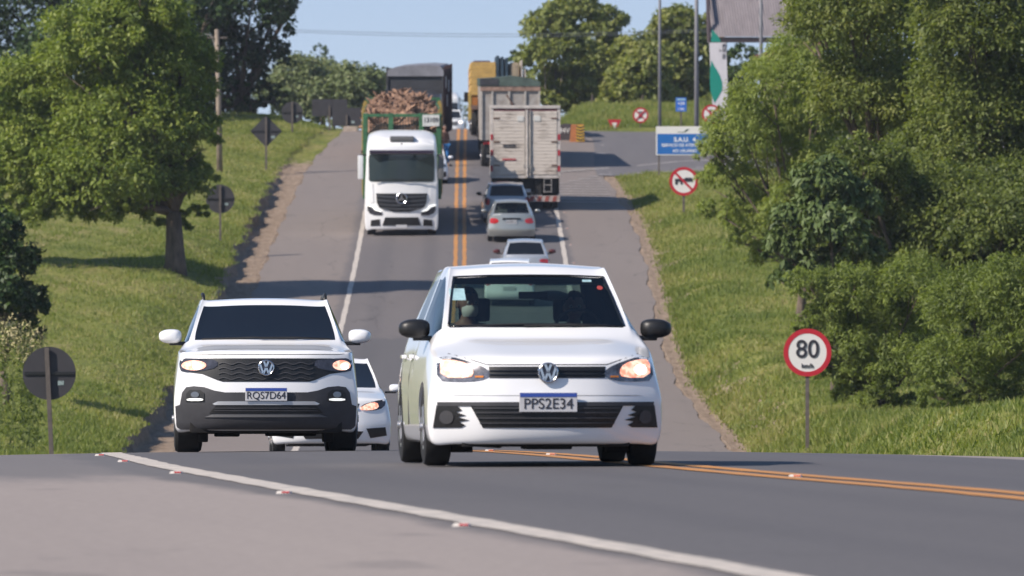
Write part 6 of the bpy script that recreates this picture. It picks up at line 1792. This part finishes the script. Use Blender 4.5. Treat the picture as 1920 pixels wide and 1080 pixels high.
def occupant(label, x, driver, shirt, hair_m, mask):
    # seated; world transform follows the hatchback
    Mr = Matrix.Translation(hatch.location) @ Matrix.Rotation(hatch.rotation_euler.z, 4, 'Z') @ Matrix.Rotation(hatch.rotation_euler.x, 4, 'X')
    root = thing('person', label, 'person', Mr @ Vector((x, .20, .53 if driver else .56)), hatch.rotation_euler.z, 'people in the white hatchback')
    k = 1
    hz = .66; hy = .06
    J = {}; E = []
    J['pelvis'] = ((0, 0, .0), (.16, .12)); J['belly'] = ((0, .03, .16), (.15, .11)); J['chest'] = ((0, .05, .34), (.17, .12)); J['collar'] = ((0, .05, .46), (.10, .08)); J['neck'] = ((0, .03, .53), .052); J['skull'] = ((0, .02, .60), .055)
    E += [('pelvis', 'belly'), ('belly', 'chest'), ('chest', 'collar'), ('collar', 'neck'), ('neck', 'skull')]
    for sg, n in ((1, 'r'), (-1, 'l')):
        J[n + 'sh'] = ((sg * .19, .05, .42), .062); J[n + 'hip'] = ((sg * .10, -.05, -.02), .085); J[n + 'knee'] = ((sg * .14, -.46, .05), .06); J[n + 'ank'] = ((sg * .14, -.62, -.30), .042); J[n + 'toe'] = ((sg * .14, -.75, -.34), .036)
        if driver: J[n + 'el'] = ((sg * .24, -.12, .24), .045); J[n + 'wr'] = ((sg * .17, -.42, .42), .028)
        else: J[n + 'el'] = ((sg * .25, -.02, .16), .045); J[n + 'wr'] = ((sg * .10, -.26, .10), .028)
        E += [('collar', n + 'sh'), (n + 'sh', n + 'el'), (n + 'el', n + 'wr'), ('pelvis', n + 'hip'), (n + 'hip', n + 'knee'), (n + 'knee', n + 'ank'), (n + 'ank', n + 'toe')]
        dv = Vector(J[n + 'wr'][0]) - Vector(J[n + 'el'][0])
        hand_chain(J, E, n + 'wr', n, dv, (0, 0, 1), (-sg, 0, .3), .9 if driver else .4)
    me = skin_mesh(J, E)
    b = bmesh.new(); b.from_mesh(me); Mh = head_parts(b, Vector((0, .0, hz)), R(20) if not driver else 0)
    m2 = bpy.data.meshes.new('body'); b.to_mesh(m2); b.free(); body = link_mesh('body', m2, skin_m, root, True)
    # shirt: shell over torso and upper arms
    Js = {n: (J[n][0], tuple(v * 1.10 for v in J[n][1]) if hasattr(J[n][1], '__len__') else J[n][1] * 1.18) for n in ('pelvis', 'belly', 'chest', 'collar', 'rsh', 'lsh', 'rel', 'lel')}
    Es = [('pelvis', 'belly'), ('belly', 'chest'), ('chest', 'collar'), ('collar', 'rsh'), ('collar', 'lsh'), ('rsh', 'rel'), ('lsh', 'lel')]
    link_mesh('shirt', skin_mesh(Js, Es), shirt, root, True)
    hair_obj(root, Mh, hair_m); face_bits(root, Mh)
    if mask:
        b = MB(); r = bmesh.ops.create_uvsphere(b.b, u_segments=20, v_segments=14, radius=.1)
        for v in r['verts']:
            p = v.co; p.x *= .70; p.y *= 1.16; p.z *= .80; p.z -= .052
        bmesh.ops.delete(b.b, geom=[v for v in r['verts'] if v.co.y > -.015 or v.co.z > -.004 or v.co.z < -.112], context='VERTS')
        bmesh.ops.transform(b.b, matrix=Mh, verts=b.b.verts); b.build('face_mask', mat('white_mask', (.80, .80, .76), .8), root, True)
    return root
hair_d = mat('dark_hair', (.015, .012, .010), .6)
occupant('passenger in a white face mask at the left of the hatchback windscreen', -.43, False, mat('grey_shirt', (.12, .12, .12), .8), hair_d, True)
occupant('driver of the hatchback in a grey shirt behind the steering wheel', .38, True, mat('dull_green_shirt', (.09, .11, .10), .8), hair_d, False)

def walker():
    D = 356; x = PX(833, D)
    root = thing('person', 'person in blue trousers and brown top standing on the road beside the tarpaulin truck', 'person', (x, D, float(zc(D)) - .003), R(35))
    J = {}; E = []
    J['pelvis'] = ((0, 0, .92), (.13, .10)); J['belly'] = ((0, 0, 1.05), (.13, .095)); J['chest'] = ((0, .01, 1.25), (.155, .11)); J['collar'] = ((0, .01, 1.40), (.09, .07)); J['neck'] = ((0, 0, 1.47), .05); J['skull'] = ((0, -.01, 1.55), .05)
    E += [('pelvis', 'belly'), ('belly', 'chest'), ('chest', 'collar'), ('collar', 'neck'), ('neck', 'skull')]
    for sg, n in ((1, 'r'), (-1, 'l')):
        st = -.12 * sg
        J[n + 'sh'] = ((sg * .18, .01, 1.37), .055); J[n + 'el'] = ((sg * .23, .02 - st * .5, 1.08), .042); J[n + 'wr'] = ((sg * .22, -.08 - st, .86), .028)
        J[n + 'hip'] = ((sg * .09, 0, .86), .085); J[n + 'knee'] = ((sg * .10, st * .6 - .03, .48), .058); J[n + 'ank'] = ((sg * .11, st + .03, .09), .04); J[n + 'toe'] = ((sg * .12, st - .13, .035), .035)
        E += [('collar', n + 'sh'), (n + 'sh', n + 'el'), (n + 'el', n + 'wr'), ('pelvis', n + 'hip'), (n + 'hip', n + 'knee'), (n + 'knee', n + 'ank'), (n + 'ank', n + 'toe')]
        hand_chain(J, E, n + 'wr', n, (0, -.1, -1), (0, 0, 1), (0, -1, 0), .4)
    me = skin_mesh(J, E); b = bmesh.new(); b.from_mesh(me); Mh = head_parts(b, Vector((0, -.02, 1.62)))
    m2 = bpy.data.meshes.new('body'); b.to_mesh(m2); b.free(); link_mesh('body', m2, skin_m, root, True)
    gr = lambda ns, k: {n: (J[n][0], tuple(v * k for v in J[n][1]) if hasattr(J[n][1], '__len__') else J[n][1] * k) for n in ns}
    link_mesh('shirt', skin_mesh(gr(('pelvis', 'belly', 'chest', 'collar', 'rsh', 'lsh', 'rel', 'lel'), 1.13), [('pelvis', 'belly'), ('belly', 'chest'), ('chest', 'collar'), ('collar', 'rsh'), ('collar', 'lsh'), ('rsh', 'rel'), ('lsh', 'lel')]), mat('brown_shirt', (.10, .05, .04), .8), root, True)
    link_mesh('trousers', skin_mesh(gr(('pelvis', 'rhip', 'lhip', 'rknee', 'lknee', 'rank', 'lank'), 1.35), [('pelvis', 'rhip'), ('pelvis', 'lhip'), ('rhip', 'rknee'), ('lhip', 'lknee'), ('rknee', 'rank'), ('lknee', 'lank')]), mat('blue_trousers', (.015, .12, .32), .8), root, True)
    for n in 'rl':
        b = MB(); p = Vector(J[n + 'toe'][0]); b.box(p.x - .05, p.x + .05, p.y - .07, p.y + .20, 0, .09, .03); b.build('shoe', black_plastic, root, True)
    hair_obj(root, Mh, hair_d); face_bits(root, Mh)
walker()
